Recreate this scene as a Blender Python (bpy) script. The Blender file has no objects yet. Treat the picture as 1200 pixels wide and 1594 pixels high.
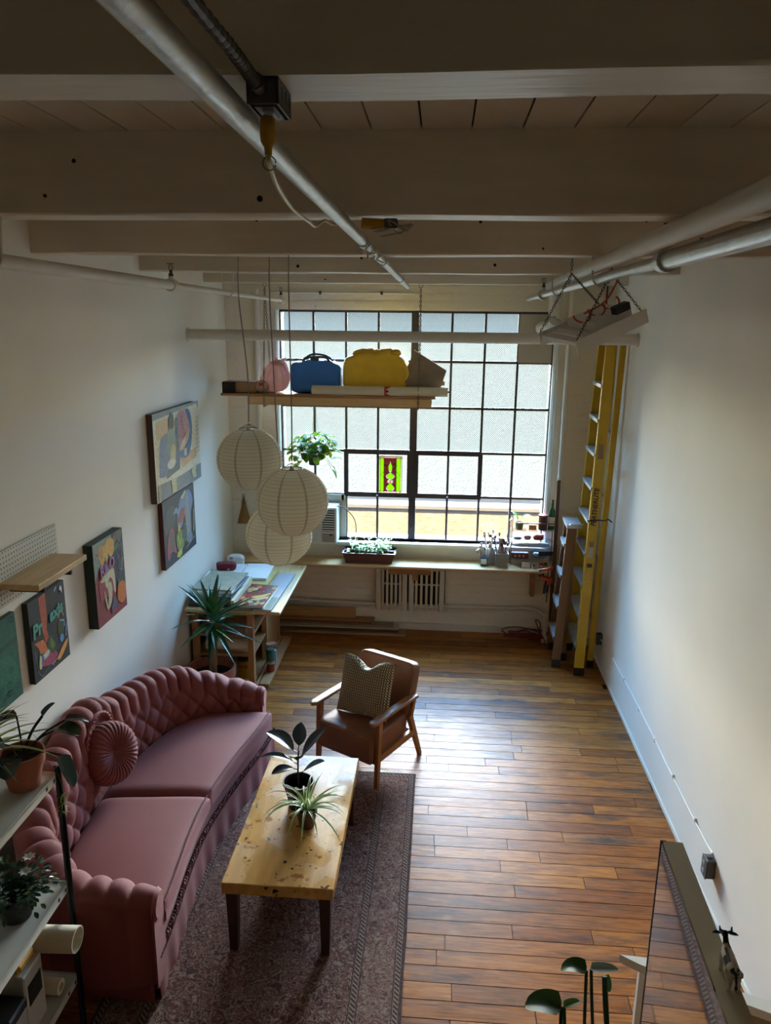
import bpy, math, random
from math import sin, cos, pi, radians, sqrt
from mathutils import Vector, Matrix, noise

# ---------------------------------------------------------------- camera, sky, sun, exposure
scene = bpy.context.scene
COL = scene.collection
CAMZ = 3.2
YAW, PITCH, ROLL = radians(4.0316), radians(13.986), radians(-0.6425)
def camera():
    fx = Vector((cos(YAW), sin(YAW), 0)); fy = Vector((-sin(YAW), cos(YAW), 0)); z = Vector((0, 0, 1))
    fwd = fy*cos(PITCH) - z*sin(PITCH); down = -(z*cos(PITCH) + fy*sin(PITCH))
    r = fx*cos(ROLL) + down*sin(ROLL); d = down*cos(ROLL) - fx*sin(ROLL)
    cam = bpy.data.cameras.new('camera'); o = bpy.data.objects.new('camera', cam); COL.objects.link(o)
    cam.sensor_fit = 'HORIZONTAL'; cam.sensor_width = 36; cam.lens = 36*1187.96/1200; cam.clip_start = 0.02; cam.clip_end = 400
    m = Matrix((( r.x, -d.x, -fwd.x, 0), (r.y, -d.y, -fwd.y, 0), (r.z, -d.z, -fwd.z, CAMZ), (0, 0, 0, 1)))
    o.matrix_world = m
    scene.camera = o
camera()
world = bpy.data.worlds.new('sky'); scene.world = world; world.use_nodes = True
bg = world.node_tree.nodes['Background']; bg.inputs[0].default_value = (0.70, 0.86, 1.0, 1); bg.inputs[1].default_value = 1.0
def sun(name, direction, energy, color, angle):
    l = bpy.data.lights.new(name, 'SUN'); l.energy = energy; l.color = color; l.angle = radians(angle)
    o = bpy.data.objects.new(name, l); COL.objects.link(o); o.location = (0, 0, 30)
    o.rotation_euler = Vector(direction).to_track_quat('-Z', 'Y').to_euler()
sun('sun', (0.35, 0.75, -0.75), 5.0, (1.0, 0.86, 0.66), 0.6)                 # lights the building across the yard
sun('open_sky_light', (-0.03, -0.725, -0.69), 86.0, (0.26, 0.54, 1.0), 80)      # broad bright sky above that building
sun('warm_fill_lamp', (0.04, -0.98, -0.11), 48.0, (1.0, 0.875, 0.68), 48)          # added warm fill lamp standing in for light off sunlit roof and brick
scene.view_settings.view_transform = 'Standard'; scene.view_settings.look = 'None'
scene.view_settings.gamma = 1; scene.view_settings.use_curve_mapping = False
scene.view_settings.exposure = 0.36
scene.cycles.use_denoising = True
scene.cycles.max_bounces = 10; scene.cycles.diffuse_bounces = 6; scene.cycles.transparent_max_bounces = 16
scene.cycles.sample_clamp_indirect = 6

# ---------------------------------------------------------------- helpers
rnd = random.Random(7)
def S(r, g, b):
    def c(x):
        x /= 255
        return x/12.92 if x <= .04045 else ((x+.055)/1.055)**2.4
    return (c(r), c(g), c(b), 1)
MATS = {}
def mat(name, color, rough=.6, metal=0, var=None, bump=None, vcol=False, coat=0, sheen=0, stretch=None, transl=0, spec=.5, objrand=0):
    """procedural principled material: var=(scale, amount) tone noise, bump=(scale, strength)"""
    if name in MATS: return MATS[name]
    m = bpy.data.materials.new(name); m.use_nodes = True; MATS[name] = m
    nt = m.node_tree; N = nt.nodes; L = nt.links; b = N['Principled BSDF']
    b.inputs['Roughness'].default_value = rough; b.inputs['Metallic'].default_value = metal
    b.inputs['Coat Weight'].default_value = coat; b.inputs['Sheen Weight'].default_value = sheen
    b.inputs['Specular IOR Level'].default_value = spec
    if sheen: b.inputs['Sheen Roughness'].default_value = .35; b.inputs['Sheen Tint'].default_value = (1, .75, .75, 1)
    tc = N.new('ShaderNodeTexCoord'); mp = N.new('ShaderNodeMapping'); L.new(tc.outputs['Object'], mp.inputs[0])
    if stretch: mp.inputs['Scale'].default_value = stretch
    src = None
    if vcol:
        a = N.new('ShaderNodeVertexColor'); a.layer_name = 'Col'; src = a.outputs[0]
    if var or objrand:
        base = N.new('ShaderNodeRGB'); base.outputs[0].default_value = color
        cur = src or base.outputs[0]
        if var:
            nz = N.new('ShaderNodeTexNoise'); nz.inputs['Scale'].default_value = var[0]; nz.inputs['Detail'].default_value = 6
            L.new(mp.outputs[0], nz.inputs['Vector'])
            mr = N.new('ShaderNodeMapRange'); mr.inputs[1].default_value = .25; mr.inputs[2].default_value = .75
            mr.inputs[3].default_value = 1-var[1]; mr.inputs[4].default_value = 1+var[1]
            L.new(nz.outputs[0], mr.inputs[0])
            mx = N.new('ShaderNodeVectorMath'); mx.operation = 'SCALE'
            L.new(cur, mx.inputs[0]); L.new(mr.outputs[0], mx.inputs['Scale']); cur = mx.outputs[0]
        if objrand:
            oi = N.new('ShaderNodeObjectInfo'); mr = N.new('ShaderNodeMapRange'); mr.inputs[3].default_value = 1-objrand; mr.inputs[4].default_value = 1+objrand
            L.new(oi.outputs['Random'], mr.inputs[0]); mx = N.new('ShaderNodeVectorMath'); mx.operation = 'SCALE'
            L.new(cur, mx.inputs[0]); L.new(mr.outputs[0], mx.inputs['Scale']); cur = mx.outputs[0]
        L.new(cur, b.inputs['Base Color'])
        colsock = cur
    elif src:
        L.new(src, b.inputs['Base Color']); colsock = src
    else:
        b.inputs['Base Color'].default_value = color; colsock = None
    if bump:
        nb = N.new('ShaderNodeTexNoise'); nb.inputs['Scale'].default_value = bump[0]; nb.inputs['Detail'].default_value = 5
        L.new(mp.outputs[0], nb.inputs['Vector'])
        bp = N.new('ShaderNodeBump'); bp.inputs['Strength'].default_value = bump[1]; bp.inputs['Distance'].default_value = .01
        L.new(nb.outputs[0], bp.inputs['Height']); L.new(bp.outputs[0], b.inputs['Normal'])
    if transl:
        t = N.new('ShaderNodeBsdfTranslucent'); ms = N.new('ShaderNodeMixShader'); ms.inputs[0].default_value = transl
        if colsock: L.new(colsock, t.inputs[0])
        else: t.inputs[0].default_value = color
        out = N['Material Output']; L.new(b.outputs[0], ms.inputs[1]); L.new(t.outputs[0], ms.inputs[2]); L.new(ms.outputs[0], out.inputs[0])
    m.diffuse_color = color
    return m

ORG = {}
class MB:
    """collects faces; build() links them as one mesh object"""
    def __init__(s): s.v = []; s.f = []; s.c = []; s.col = None
    def add(s, vs, fs, col=None):
        n = len(s.v); s.v += [tuple(p) for p in vs]; s.f += [tuple(i+n for i in f) for f in fs]; s.c += [col or s.col]*len(fs); return s
    def box(s, a, b, M=None, ch=0, col=None):
        x0, y0, z0 = a; x1, y1, z1 = b
        if ch:
            vs = []
            for (x, sx) in ((x0, 1), (x1, -1)):
                for (y, sy) in ((y0, 1), (y1, -1)):
                    for (z, sz) in ((z0, 1), (z1, -1)):
                        vs += [(x+sx*ch, y+sy*ch, z), (x+sx*ch, y, z+sz*ch), (x, y+sy*ch, z+sz*ch)]
            def q(ix, iy, iz, k): return (ix*4+iy*2+iz)*3+k
            fs = []
            for iz, o in ((0, 0), (1, 1)):
                f = [q(0, 0, iz, 0), q(0, 1, iz, 0), q(1, 1, iz, 0), q(1, 0, iz, 0)]; fs.append(f if iz == 0 else f[::-1])
                f = [q(0, iz, 0, 1), q(1, iz, 0, 1), q(1, iz, 1, 1), q(0, iz, 1, 1)]; fs.append(f if iz == 0 else f[::-1])
                f = [q(iz, 0, 0, 2), q(iz, 0, 1, 2), q(iz, 1, 1, 2), q(iz, 1, 0, 2)]; fs.append(f if iz == 0 else f[::-1])
            for i in (0, 1):
                for j in (0, 1):
                    f = [q(0, i, j, 0), q(1, i, j, 0), q(1, i, j, 1), q(0, i, j, 1)]; fs.append(f if i == j else f[::-1])
                    f = [q(i, 0, j, 0), q(i, 0, j, 2), q(i, 1, j, 2), q(i, 1, j, 0)]; fs.append(f if i == j else f[::-1])
                    f = [q(i, j, 0, 1), q(i, j, 1, 1), q(i, j, 1, 2), q(i, j, 0, 2)]; fs.append(f if i == j else f[::-1])
                    for k in (0, 1):
                        f = [q(i, j, k, 0), q(i, j, k, 1), q(i, j, k, 2)]; fs.append(f if (i+j+k) % 2 == 0 else f[::-1])
        else:
            vs = [(x, y, z) for x in (x0, x1) for y in (y0, y1) for z in (z0, z1)]
            fs = [(0, 1, 3, 2), (4, 6, 7, 5), (0, 4, 5, 1), (2, 3, 7, 6), (0, 2, 6, 4), (1, 5, 7, 3)]
        if M: vs = [M @ Vector(p) for p in vs]
        return s.add(vs, fs, col)
    def bar(s, p, q, w, h, up=(0, 0, 1), ch=0, col=None, w2=None, h2=None):
        """rectangular bar from p to q, w across, h along up; may taper"""
        p, q = Vector(p), Vector(q); d = (q-p).normalized(); u = Vector(up); sd = d.cross(u)
        if sd.length < 1e-4: sd = d.cross(Vector((1, 0, 0)))
        sd.normalize(); u = sd.cross(d).normalized(); w2 = w if w2 is None else w2; h2 = h if h2 is None else h2
        vs = [p+sd*a*w/2+u*b*h/2 for a, b in ((-1, -1), (1, -1), (1, 1), (-1, 1))]+[q+sd*a*w2/2+u*b*h2/2 for a, b in ((-1, -1), (1, -1), (1, 1), (-1, 1))]
        return s.add(vs, [(3, 2, 1, 0), (4, 5, 6, 7), (0, 1, 5, 4), (1, 2, 6, 5), (2, 3, 7, 6), (3, 0, 4, 7)], col)
    def tube(s, path, r, n=8, cap=True, closed=False, col=None):
        P = [Vector(p) for p in path]; m = len(P); rs = r if isinstance(r, (list, tuple)) else [r]*m
        vs = []; up = None
        for i in range(m):
            if closed: d = P[(i+1) % m]-P[i-1]
            else: d = P[min(i+1, m-1)]-P[max(i-1, 0)]
            d.normalize()
            if up is None:
                up = Vector((0, 0, 1)) if abs(d.z) < .9 else Vector((0, 1, 0))
            a = d.cross(up)
            if a.length < 1e-5: a = d.cross(Vector((1, .3, .2)))
            a.normalize(); up = a.cross(d).normalized()
            vs += [P[i]+(a*cos(2*pi*k/n)+up*sin(2*pi*k/n))*rs[i] for k in range(n)]
        fs = []
        for i in range(m if closed else m-1):
            j = (i+1) % m
            fs += [(i*n+k, i*n+(k+1) % n, j*n+(k+1) % n, j*n+k) for k in range(n)]
        if cap and not closed: fs += [tuple(range(n))[::-1], tuple((m-1)*n+k for k in range(n))]
        return s.add(vs, fs, col)
    def lathe(s, prof, o=(0, 0, 0), n=24, M=None, cap=True, col=None):
        o = Vector(o); vs = []
        for r, z in prof:
            for k in range(n):
                p = Vector((r*cos(2*pi*k/n), r*sin(2*pi*k/n), z)); vs.append((M @ p if M else p)+o)
        fs = []; m = len(prof)
        for i in range(m-1): fs += [(i*n+k, i*n+(k+1) % n, (i+1)*n+(k+1) % n, (i+1)*n+k) for k in range(n)]
        if cap: fs += [tuple(range(n))[::-1], tuple((m-1)*n+k for k in range(n))]
        return s.add(vs, fs, col)
    def prism(s, poly, z0, z1, M=None, col=None):
        n = len(poly); vs = [Vector((x, y, z0)) for x, y in poly]+[Vector((x, y, z1)) for x, y in poly]
        if M: vs = [M @ p for p in vs]
        return s.add(vs, [tuple(range(n))[::-1], tuple(range(n, 2*n))]+[(i, (i+1) % n, n+(i+1) % n, n+i) for i in range(n)], col)
    def grid(s, fn, nu, nv, cu=False, cv=False, col=None, colfn=None):
        vs = [fn(i/(nu if cu else nu-1), j/(nv if cv else nv-1)) for i in range(nu) for j in range(nv)]
        n0 = len(s.v); s.v += [tuple(p) for p in vs]
        for i in range(nu if cu else nu-1):
            for j in range(nv if cv else nv-1):
                a, b = (i+1) % nu, (j+1) % nv
                s.f.append((n0+i*nv+j, n0+a*nv+j, n0+a*nv+b, n0+i*nv+b)); s.c.append(colfn(i, j) if colfn else (col or s.col))
        return s
    def build(s, name, m, parent=None, smooth=None, world=True, loc=None):
        me = bpy.data.meshes.new(name)
        off = Vector((0, 0, 0))
        if parent is not None and world: off = ORG.get(parent.name, off)
        if loc is not None: off = Vector(loc)
        me.from_pydata([(p[0]-off.x, p[1]-off.y, p[2]-off.z) for p in s.v], [], s.f)
        me.validate(); me.update()
        if any(c is not None for c in s.c) and len(s.c) == len(me.polygons):
            ca = me.color_attributes.new('Col', 'FLOAT_COLOR', 'CORNER'); data = []
            for p, c in zip(me.polygons, s.c):
                c = c or (.8, .8, .8, 1); data += list(c)*p.loop_total
            ca.data.foreach_set('color', data)
        if smooth is not None:
            me.polygons.foreach_set('use_smooth', [True]*len(me.polygons)); me.set_sharp_from_angle(angle=radians(smooth))
        me.materials.append(m)
        o = bpy.data.objects.new(name, me); COL.objects.link(o)
        if parent is not None: o.parent = parent; ORG[o.name] = ORG.get(parent.name, Vector((0, 0, 0)))
        if loc is not None: o.location = loc
        return o
def emp(name, loc, rz=0):
    o = bpy.data.objects.new(name, None); COL.objects.link(o); o.location = loc; o.rotation_euler = (0, 0, rz); o.empty_display_size = .05
    ORG[o.name] = Vector(loc); return o
def tag(o, label=None, cat=None, group=None, kind=None):
    if label: o['label'] = label
    if cat: o['category'] = cat
    if group: o['group'] = group
    if kind: o['kind'] = kind
    return o
def thing(name, loc, label, cat, group=None, rz=0): return tag(emp(name, loc, rz), label, cat, group)
def inst(src, name, parent, loc, scale=(1, 1, 1), rot=(0, 0, 0)):
    o = bpy.data.objects.new(name, src.data if hasattr(src, 'data') else src); COL.objects.link(o); o.parent = parent
    o.location = loc; o.scale = scale; o.rotation_euler = rot; return o
def copy_tree(o, parent=None):
    c = o.copy(); COL.objects.link(c)
    if parent: c.parent = parent
    for ch in o.children: copy_tree(ch, c)
    return c
def catmull(P, n=10, closed=False):
    P = [Vector(p) for p in P]; out = []; m = len(P)
    for i in range(m if closed else m-1):
        if closed: a, b, c, d = P[i-1], P[i], P[(i+1) % m], P[(i+2) % m]
        else: a, b, c, d = (P[i-1] if i else 2*P[0]-P[1]), P[i], P[i+1], (P[i+2] if i+2 < m else 2*P[-1]-P[-2])
        for k in range(n):
            t = k/n; out.append(.5*((2*b)+(c-a)*t+(2*a-5*b+4*c-d)*t*t+(3*b-a-3*c+d)*t**3))
    if not closed: out.append(P[-1])
    return out
def nz(p, s=1, seed=0): return noise.noise(Vector((p[0]*s+seed*7.3, p[1]*s+seed*1.7, p[2]*s-seed*3.1)))
def blob(mb, c, r, e=(.5, .5), amp=.0, sc=8, seed=0, nu=28, nv=18, flat=None, fn=None):
    """superellipsoid with wrinkles"""
    def sg(x, p): return math.copysign(abs(x)**p, x)
    def f(u, v):
        a = u*2*pi; b = (v-.5)*pi
        x = sg(cos(b), e[0])*sg(cos(a), e[1]); y = sg(cos(b), e[0])*sg(sin(a), e[1]); z = sg(sin(b), e[0])
        p = Vector((c[0]+r[0]*x, c[1]+r[1]*y, c[2]+r[2]*z))
        if fn: p = fn(p, x, y, z)
        k = 1+amp*nz(p, sc, seed)
        p = Vector(c)+(p-Vector(c))*k
        if flat is not None and p.z < flat: p.z = flat
        return p
    return mb.grid(f, nu, nv, cu=True)
def blade(mb, p0, az, el, L, W, curl, n=8, prof='blade', fold=.25, stripe=None, col=None, twist=0):
    """one leaf: starts at p0, heading az/el, bends down by curl radians along its length"""
    p = Vector(p0); rows = []
    for i in range(n+1):
        t = i/n; e = el-curl*t
        d = Vector((cos(az)*cos(e), sin(az)*cos(e), sin(e)))
        sd = Vector((-sin(az), cos(az), 0)); up = sd.cross(d)*-1
        if twist: sd = sd*cos(twist*t)+up*sin(twist*t); up = sd.cross(d)*-1
        if prof == 'blade': w = W*min(1, .55+1.6*t)*(1-t**2.2)
        elif prof == 'oval': w = W*sin(pi*min(1, t*.97+.03))**.75
        elif prof == 'heart': w = W*(1.0 if t < .12 else 1)*sqrt(max(0, 1-((t-.28)/.72)**2))*(min(1, t/.06+.35)) if t > .0 else W*.3
        w = max(w, .0004)
        rows.append([p-sd*w+up*w*fold, p-sd*w*.45+up*w*fold*.4, p.copy(), p+sd*w*.45+up*w*fold*.4, p+sd*w+up*w*fold])
        p = p+d*(L/n)
    vs = [q for r in rows for q in r]; fs = []; cs = []
    n0 = len(mb.v); mb.v += [tuple(q) for q in vs]
    for i in range(n):
        for k in range(4):
            mb.f.append((n0+i*5+k, n0+i*5+k+1, n0+i*5+k+6, n0+i*5+k+5)); mb.c.append((stripe if stripe and k in (0, 3) else col) or mb.col)
    return p
def text_mesh(txt, size, ext=.0008, spacing=1.0, shear=0, bold=0):
    cu = bpy.data.curves.new('txt', 'FONT'); cu.body = txt; cu.size = size; cu.extrude = ext; cu.align_x = 'CENTER'; cu.align_y = 'CENTER'
    cu.space_character = spacing; cu.shear = shear; cu.offset = bold; cu.resolution_u = 3
    o = bpy.data.objects.new('txt', cu); COL.objects.link(o); bpy.context.view_layer.update()
    me = bpy.data.meshes.new_from_object(o.evaluated_get(bpy.context.evaluated_depsgraph_get()))
    bpy.data.objects.remove(o); bpy.data.curves.remove(cu); return me
def text_obj(name, txt, size, m, parent, origin, xdir, ydir, **k):
    """origin is in world space; parent roots are unrotated"""
    me = text_mesh(txt, size, **k); me.materials.clear(); me.materials.append(m); me.name = name
    x = Vector(xdir).normalized(); y = Vector(ydir).normalized(); z = x.cross(y)
    o = bpy.data.objects.new(name, me); COL.objects.link(o); o.parent = parent
    off = ORG.get(parent.name, Vector((0, 0, 0))); p = Vector(origin)-off
    o.matrix_local = Matrix(((x.x, y.x, z.x, p.x), (x.y, y.y, z.y, p.y), (x.z, y.z, z.z, p.z), (0, 0, 0, 1)))
    return o

# shared materials
M_plaster = mat('white_plaster', S(238, 232, 219), .75, var=(1.2, .05), bump=(3, .06))
M_paintbrick = mat('painted_brick', S(234, 225, 204), .7, var=(6, .06), bump=(40, .25))
M_beam = mat('painted_beam', S(206, 195, 176), .36, var=(5, .08), bump=(14, .2), stretch=(.4, 3, 3))
M_ceil = mat('painted_boards', S(188, 176, 158), .5, var=(4, .07), stretch=(3, .4, 3))
M_steel = mat('window_steel', S(62, 52, 50), .55, var=(12, .2), bump=(30, .2))
M_white = mat('white_paint', S(225, 224, 218), .45)
M_whitepipe = mat('white_pipe_paint', S(214, 207, 192), .5, var=(9, .05))
M_silver = mat('silver_pipe_paint', S(190, 188, 182), .32, metal=.75, var=(20, .12), bump=(60, .15))
M_black = mat('black_plastic', S(24, 24, 26), .45)
M_iron = mat('dark_iron', S(70, 58, 50), .6, metal=.4)
M_pine = mat('pine', S(214, 176, 122), .45, var=(9, .16), stretch=(.35, 4, 4))
M_pineY = mat('pine_along', S(206, 172, 120), .45, var=(9, .16), stretch=(4, .35, 4))
M_oldwood = mat('old_wood', S(150, 108, 66), .55, var=(9, .2), stretch=(.5, 4, 4))
M_brown = mat('brown_wood', S(92, 58, 36), .38, var=(12, .18), stretch=(3, 3, .6))
M_terra = mat('terracotta', S(158, 92, 66), .8, var=(10, .12), bump=(30, .15))
M_soil = mat('soil', S(38, 28, 22), .95, bump=(60, .8))
M_cardboard = mat('cardboard', S(156, 120, 84), .8, var=(5, .1))
M_paper = mat('white_paper', S(232, 230, 226), .7)
M_cream = mat('cream_paper', S(218, 206, 178), .7, var=(4, .05))
M_chain = mat('steel_chain', S(120, 114, 104), .4, metal=.9)
M_print = mat('print', (1, 1, 1, 1), .6, vcol=True, var=(45, .22), bump=(60, .15))
M_gloss = mat('gloss_print', (1, 1, 1, 1), .3, vcol=True)
M_leaf = mat('leaf', (1, 1, 1, 1), .4, vcol=True, transl=.3)
M_darkleaf = mat('dark_leaf', (1, 1, 1, 1), .25, vcol=True, transl=.06)
M_redcord = mat('red_cord', S(128, 34, 38), .5)
M_chrome = mat('bright_metal', S(200, 202, 205), .25, metal=1)
XL, XR, YB, ZC, YR = -2.16, 1.59, 7.68, 3.78, -1.6
# ---------------------------------------------------------------- special materials
def floor_material():
    m = bpy.data.materials.new('worn_floor_boards'); m.use_nodes = True; nt = m.node_tree; N = nt.nodes; L = nt.links; b = N['Principled BSDF']
    geo = N.new('ShaderNodeNewGeometry'); oi = N.new('ShaderNodeObjectInfo')
    def noise_(scale, vec, detail=6, rough=.55):
        mp = N.new('ShaderNodeMapping'); mp.inputs['Scale'].default_value = vec
        ad = N.new('ShaderNodeVectorMath'); ad.operation = 'ADD'; cmb = N.new('ShaderNodeCombineXYZ')
        ml = N.new('ShaderNodeMath'); ml.operation = 'MULTIPLY'; ml.inputs[1].default_value = 31.0
        L.new(oi.outputs['Random'], ml.inputs[0]); L.new(ml.outputs[0], cmb.inputs[2])
        L.new(geo.outputs['Position'], ad.inputs[0]); L.new(cmb.outputs[0], ad.inputs[1]); L.new(ad.outputs[0], mp.inputs[0])
        n = N.new('ShaderNodeTexNoise'); n.inputs['Scale'].default_value = scale; n.inputs['Detail'].default_value = detail; n.inputs['Roughness'].default_value = rough
        L.new(mp.outputs[0], n.inputs['Vector']); return n.outputs[0]
    def plain(scale, vec, detail=4):
        mp = N.new('ShaderNodeMapping'); mp.inputs['Scale'].default_value = vec; L.new(geo.outputs['Position'], mp.inputs[0])
        n = N.new('ShaderNodeTexNoise'); n.inputs['Scale'].default_value = scale; n.inputs['Detail'].default_value = detail; L.new(mp.outputs[0], n.inputs['Vector']); return n.outputs[0]
    def ramp(src, stops):
        r = N.new('ShaderNodeValToRGB'); e = r.color_ramp.elements
        while len(e) < len(stops): e.new(.5)
        for i, (p, c) in enumerate(stops): e[i].position = p; e[i].color = c
        L.new(src, r.inputs[0]); return r.outputs[0]
    def mix(a, b_, fac, typ='MIX'):
        x = N.new('ShaderNodeMixRGB'); x.blend_type = typ
        for s, i in ((fac, 0), (a, 1), (b_, 2)):
            if hasattr(s, 'links'): L.new(s, x.inputs[i])
            else: x.inputs[i].default_value = s
        return x.outputs[0]
    base = ramp(oi.outputs['Random'], [(0, S(124, 70, 26)), (.3, S(152, 90, 34)), (.6, S(172, 108, 44)), (.85, S(138, 78, 30)), (1, S(184, 120, 54))])
    grain = ramp(noise_(9, (.7, 9, 1)), [(.3, (.5, .46, .42, 1)), (.6, (1.15, 1.12, 1.1, 1))])
    c = mix(base, grain, 1.0, 'MULTIPLY')
    stain = ramp(noise_(2.2, (.7, 3, 1), 8, .7), [(.50, (0, 0, 0, 1)), (.68, (1, 1, 1, 1))])
    c = mix(c, S(74, 54, 46), stain)
    scuff = ramp(plain(5, (1, 2.5, 1), 8), [(.6, (0, 0, 0, 1)), (.75, (.7, .7, .7, 1))])
    c = mix(c, S(160, 112, 70), scuff)
    L.new(c, b.inputs['Base Color'])
    rg = ramp(noise_(6, (.8, 6, 1), 8, .7), [(.35, (.27, .27, .27, 1)), (.68, (.52, .52, .52, 1))])
    L.new(rg, b.inputs['Roughness']); b.inputs['Specular IOR Level'].default_value = .2
    bp = N.new('ShaderNodeBump'); bp.inputs['Strength'].default_value = .07; bp.inputs['Distance'].default_value = .01
    L.new(noise_(7, (.8, 7, 1), 7), bp.inputs['Height']); L.new(bp.outputs[0], b.inputs['Normal'])
    return m
M_floor = floor_material()
def glass_material(name, frost, tint, wire=0, ripple=0, cell=.016):
    m = bpy.data.materials.new(name); m.use_nodes = True; nt = m.node_tree; N = nt.nodes; L = nt.links; N.clear()
    out = N.new('ShaderNodeOutputMaterial'); tr = N.new('ShaderNodeBsdfTransparent'); tr.inputs[0].default_value = tint
    tl = N.new('ShaderNodeBsdfTranslucent'); tl.inputs[0].default_value = (.030, .033, .031, 1)
    mx = N.new('ShaderNodeMixShader'); mx.inputs[0].default_value = frost; L.new(tr.outputs[0], mx.inputs[1]); L.new(tl.outputs[0], mx.inputs[2]); cur = mx.outputs[0]
    tc = N.new('ShaderNodeTexCoord'); sp = N.new('ShaderNodeSeparateXYZ'); L.new(tc.outputs['Object'], sp.inputs[0])
    def M(op, a, b=None):
        n = N.new('ShaderNodeMath'); n.operation = op
        for i, s in ((0, a), (1, b)):
            if s is None: continue
            if hasattr(s, 'links'): L.new(s, n.inputs[i])
            else: n.inputs[i].default_value = s
        return n.outputs[0]
    if ripple:
        nzt = N.new('ShaderNodeTexNoise'); nzt.inputs['Scale'].default_value = 130; nzt.inputs['Detail'].default_value = 3; L.new(tc.outputs['Object'], nzt.inputs['Vector'])
        f = M('MULTIPLY', M('GREATER_THAN', nzt.outputs[0], .62), ripple)
        d = N.new('ShaderNodeBsdfDiffuse'); d.inputs[0].default_value = (.25, .26, .24, 1)
        m3 = N.new('ShaderNodeMixShader'); L.new(f, m3.inputs[0]); L.new(cur, m3.inputs[1]); L.new(d.outputs[0], m3.inputs[2]); cur = m3.outputs[0]
    if wire:
        u = M('DIVIDE', sp.outputs[0], cell); v = M('DIVIDE', sp.outputs[2], cell*1.15)
        a = M('ABSOLUTE', M('SUBTRACT', M('FRACT', M('ADD', u, v)), .5)); b2 = M('ABSOLUTE', M('SUBTRACT', M('FRACT', M('SUBTRACT', u, v)), .5))
        w = M('MULTIPLY', M('LESS_THAN', M('MINIMUM', a, b2), .12), wire)
        d = N.new('ShaderNodeBsdfDiffuse'); d.inputs[0].default_value = (.2, .22, .21, 1)
        m3 = N.new('ShaderNodeMixShader'); L.new(w, m3.inputs[0]); L.new(cur, m3.inputs[1]); L.new(d.outputs[0], m3.inputs[2]); cur = m3.outputs[0]
    gl = N.new('ShaderNodeBsdfGlossy'); gl.inputs['Roughness'].default_value = .08
    m4 = N.new('ShaderNodeMixShader'); m4.inputs[0].default_value = .05; L.new(cur, m4.inputs[1]); L.new(gl.outputs[0], m4.inputs[2])
    L.new(m4.outputs[0], out.inputs[0]); return m
M_clear = glass_material('clear_glass', .0, (.95, .97, .96, 1))
M_wired = glass_material('wired_frosted_glass', .45, (.86, .95, .93, 1), wire=.75, cell=.019)
M_rippled = glass_material('rippled_glass', .45, (.80, .82, .76, 1), ripple=.6)
M_dusty = glass_material('dusty_clear_glass', .06, (.93, .95, .94, 1))

# ---------------------------------------------------------------- room shell
fl = MB().box((XL, YR, -.14), (XR, YB+.3, -.012)).build('floor', mat('subfloor', S(34, 22, 14), .9)); tag(fl, kind='structure')
bm_ = MB().box((0, 0, -.012), (1, 1, 0)); board0 = bm_.build('floor_board', M_floor, fl)
bw = .103; y = YB-.001; first = True; nb = 0
while y > 2.25:
    x = XL+.001-rnd.uniform(0, 1.1)
    while x < XR:
        Lb = rnd.choice((.42, .7, .95, 1.25, 1.6, 2.0))*rnd.uniform(.85, 1.15); a = max(x, XL+.001); e = min(x+Lb, XR-.001)
        if e-a > .06:
            sc = (e-a-.004, bw-.0045, 1+rnd.uniform(-.06, .0))
            if first: o = board0; o.location = (a, y-bw, 0); o.scale = sc; first = False
            else: inst(board0, 'floor_board', fl, (a, y-bw, rnd.uniform(-.0012, 0)), sc)
            nb += 1
        x += Lb
    y -= bw
MB().box((XL, YR, -.012), (XR, y+bw*.0, -.001)).build('floor_boards_beyond', M_floor, fl)
wl = MB().box((XL-.15, YR, -.1), (XL, YB+.3, ZC+.2)).build('wall_left', M_plaster); tag(wl, kind='structure')
wr = MB().box((XR, YR, -.1), (XR+.15, YB+.3, ZC+.2)).build('wall_right', M_plaster); tag(wr, kind='structure')
wb = MB().box((XL-.15, YR-.15, -.1), (XR+.15, YR, ZC+.2)).build('wall_rear', mat('rear_wall', S(132, 118, 100), .8)); tag(wb, kind='structure')
WX0, WX1, WZ0, WZ1, WY = -1.63, 1.085, .965, 3.31, 7.78
bk = MB()
bk.box((XL-.15, YB, -.1), (WX0, YB+.3, ZC+.2)).box((WX1, YB, -.1), (XR+.15, YB+.3, ZC+.2)).box((WX0, YB, -.1), (WX1, YB+.3, WZ0)).box((WX0, YB, WZ1), (WX1, YB+.3, ZC+.2))
wbk = bk.build('wall_back', M_paintbrick); tag(wbk, kind='structure')
pier = MB().box((1.193, 7.45, 0), (XR, YB, ZC)).build('wall_pier', M_paintbrick); tag(pier, kind='structure')
brick0 = MB().box((0, -.005, 0), (1, 0, 1), ch=.0).build('brick', M_paintbrick, wbk); bfirst = True
def bricks(parent, x0, x1, z0, z1, yface):
    global bfirst
    z = z0; r = 0
    while z < z1-.02:
        x = x0-(.0 if r % 2 else .105)
        while x < x1:
            a, e = max(x, x0), min(x+.2, x1)
            if e-a > .03:
                sc = (e-a-.006, rnd.uniform(.6, 2.2), .064); lc = (a+.003, yface, z)
                if bfirst: brick0.location = lc; brick0.scale = sc; bfirst = False
                else: inst(brick0, 'brick', parent, lc, sc, (0, 0, rnd.uniform(-.004, .004)))
            x += .21
        z += .0745; r += 1
bricks(pier, 1.196, XR-.002, .93, 3.2, 7.45)
bricks(wbk, XL+.002, WX0-.005, .86, 3.5, YB)
bricks(wbk, XL+.6, 1.19, .15, .74, YB)
bricks(wbk, -1.6, 1.19, 3.33, 3.52, YB)
tag(MB().box((XL, YB-.035, 0), (1.19, YB, .07)).box((1.15, 7.40, 0), (XR, 7.45, .07)).build('baseboard_back', M_whitepipe), kind='structure')
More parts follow.
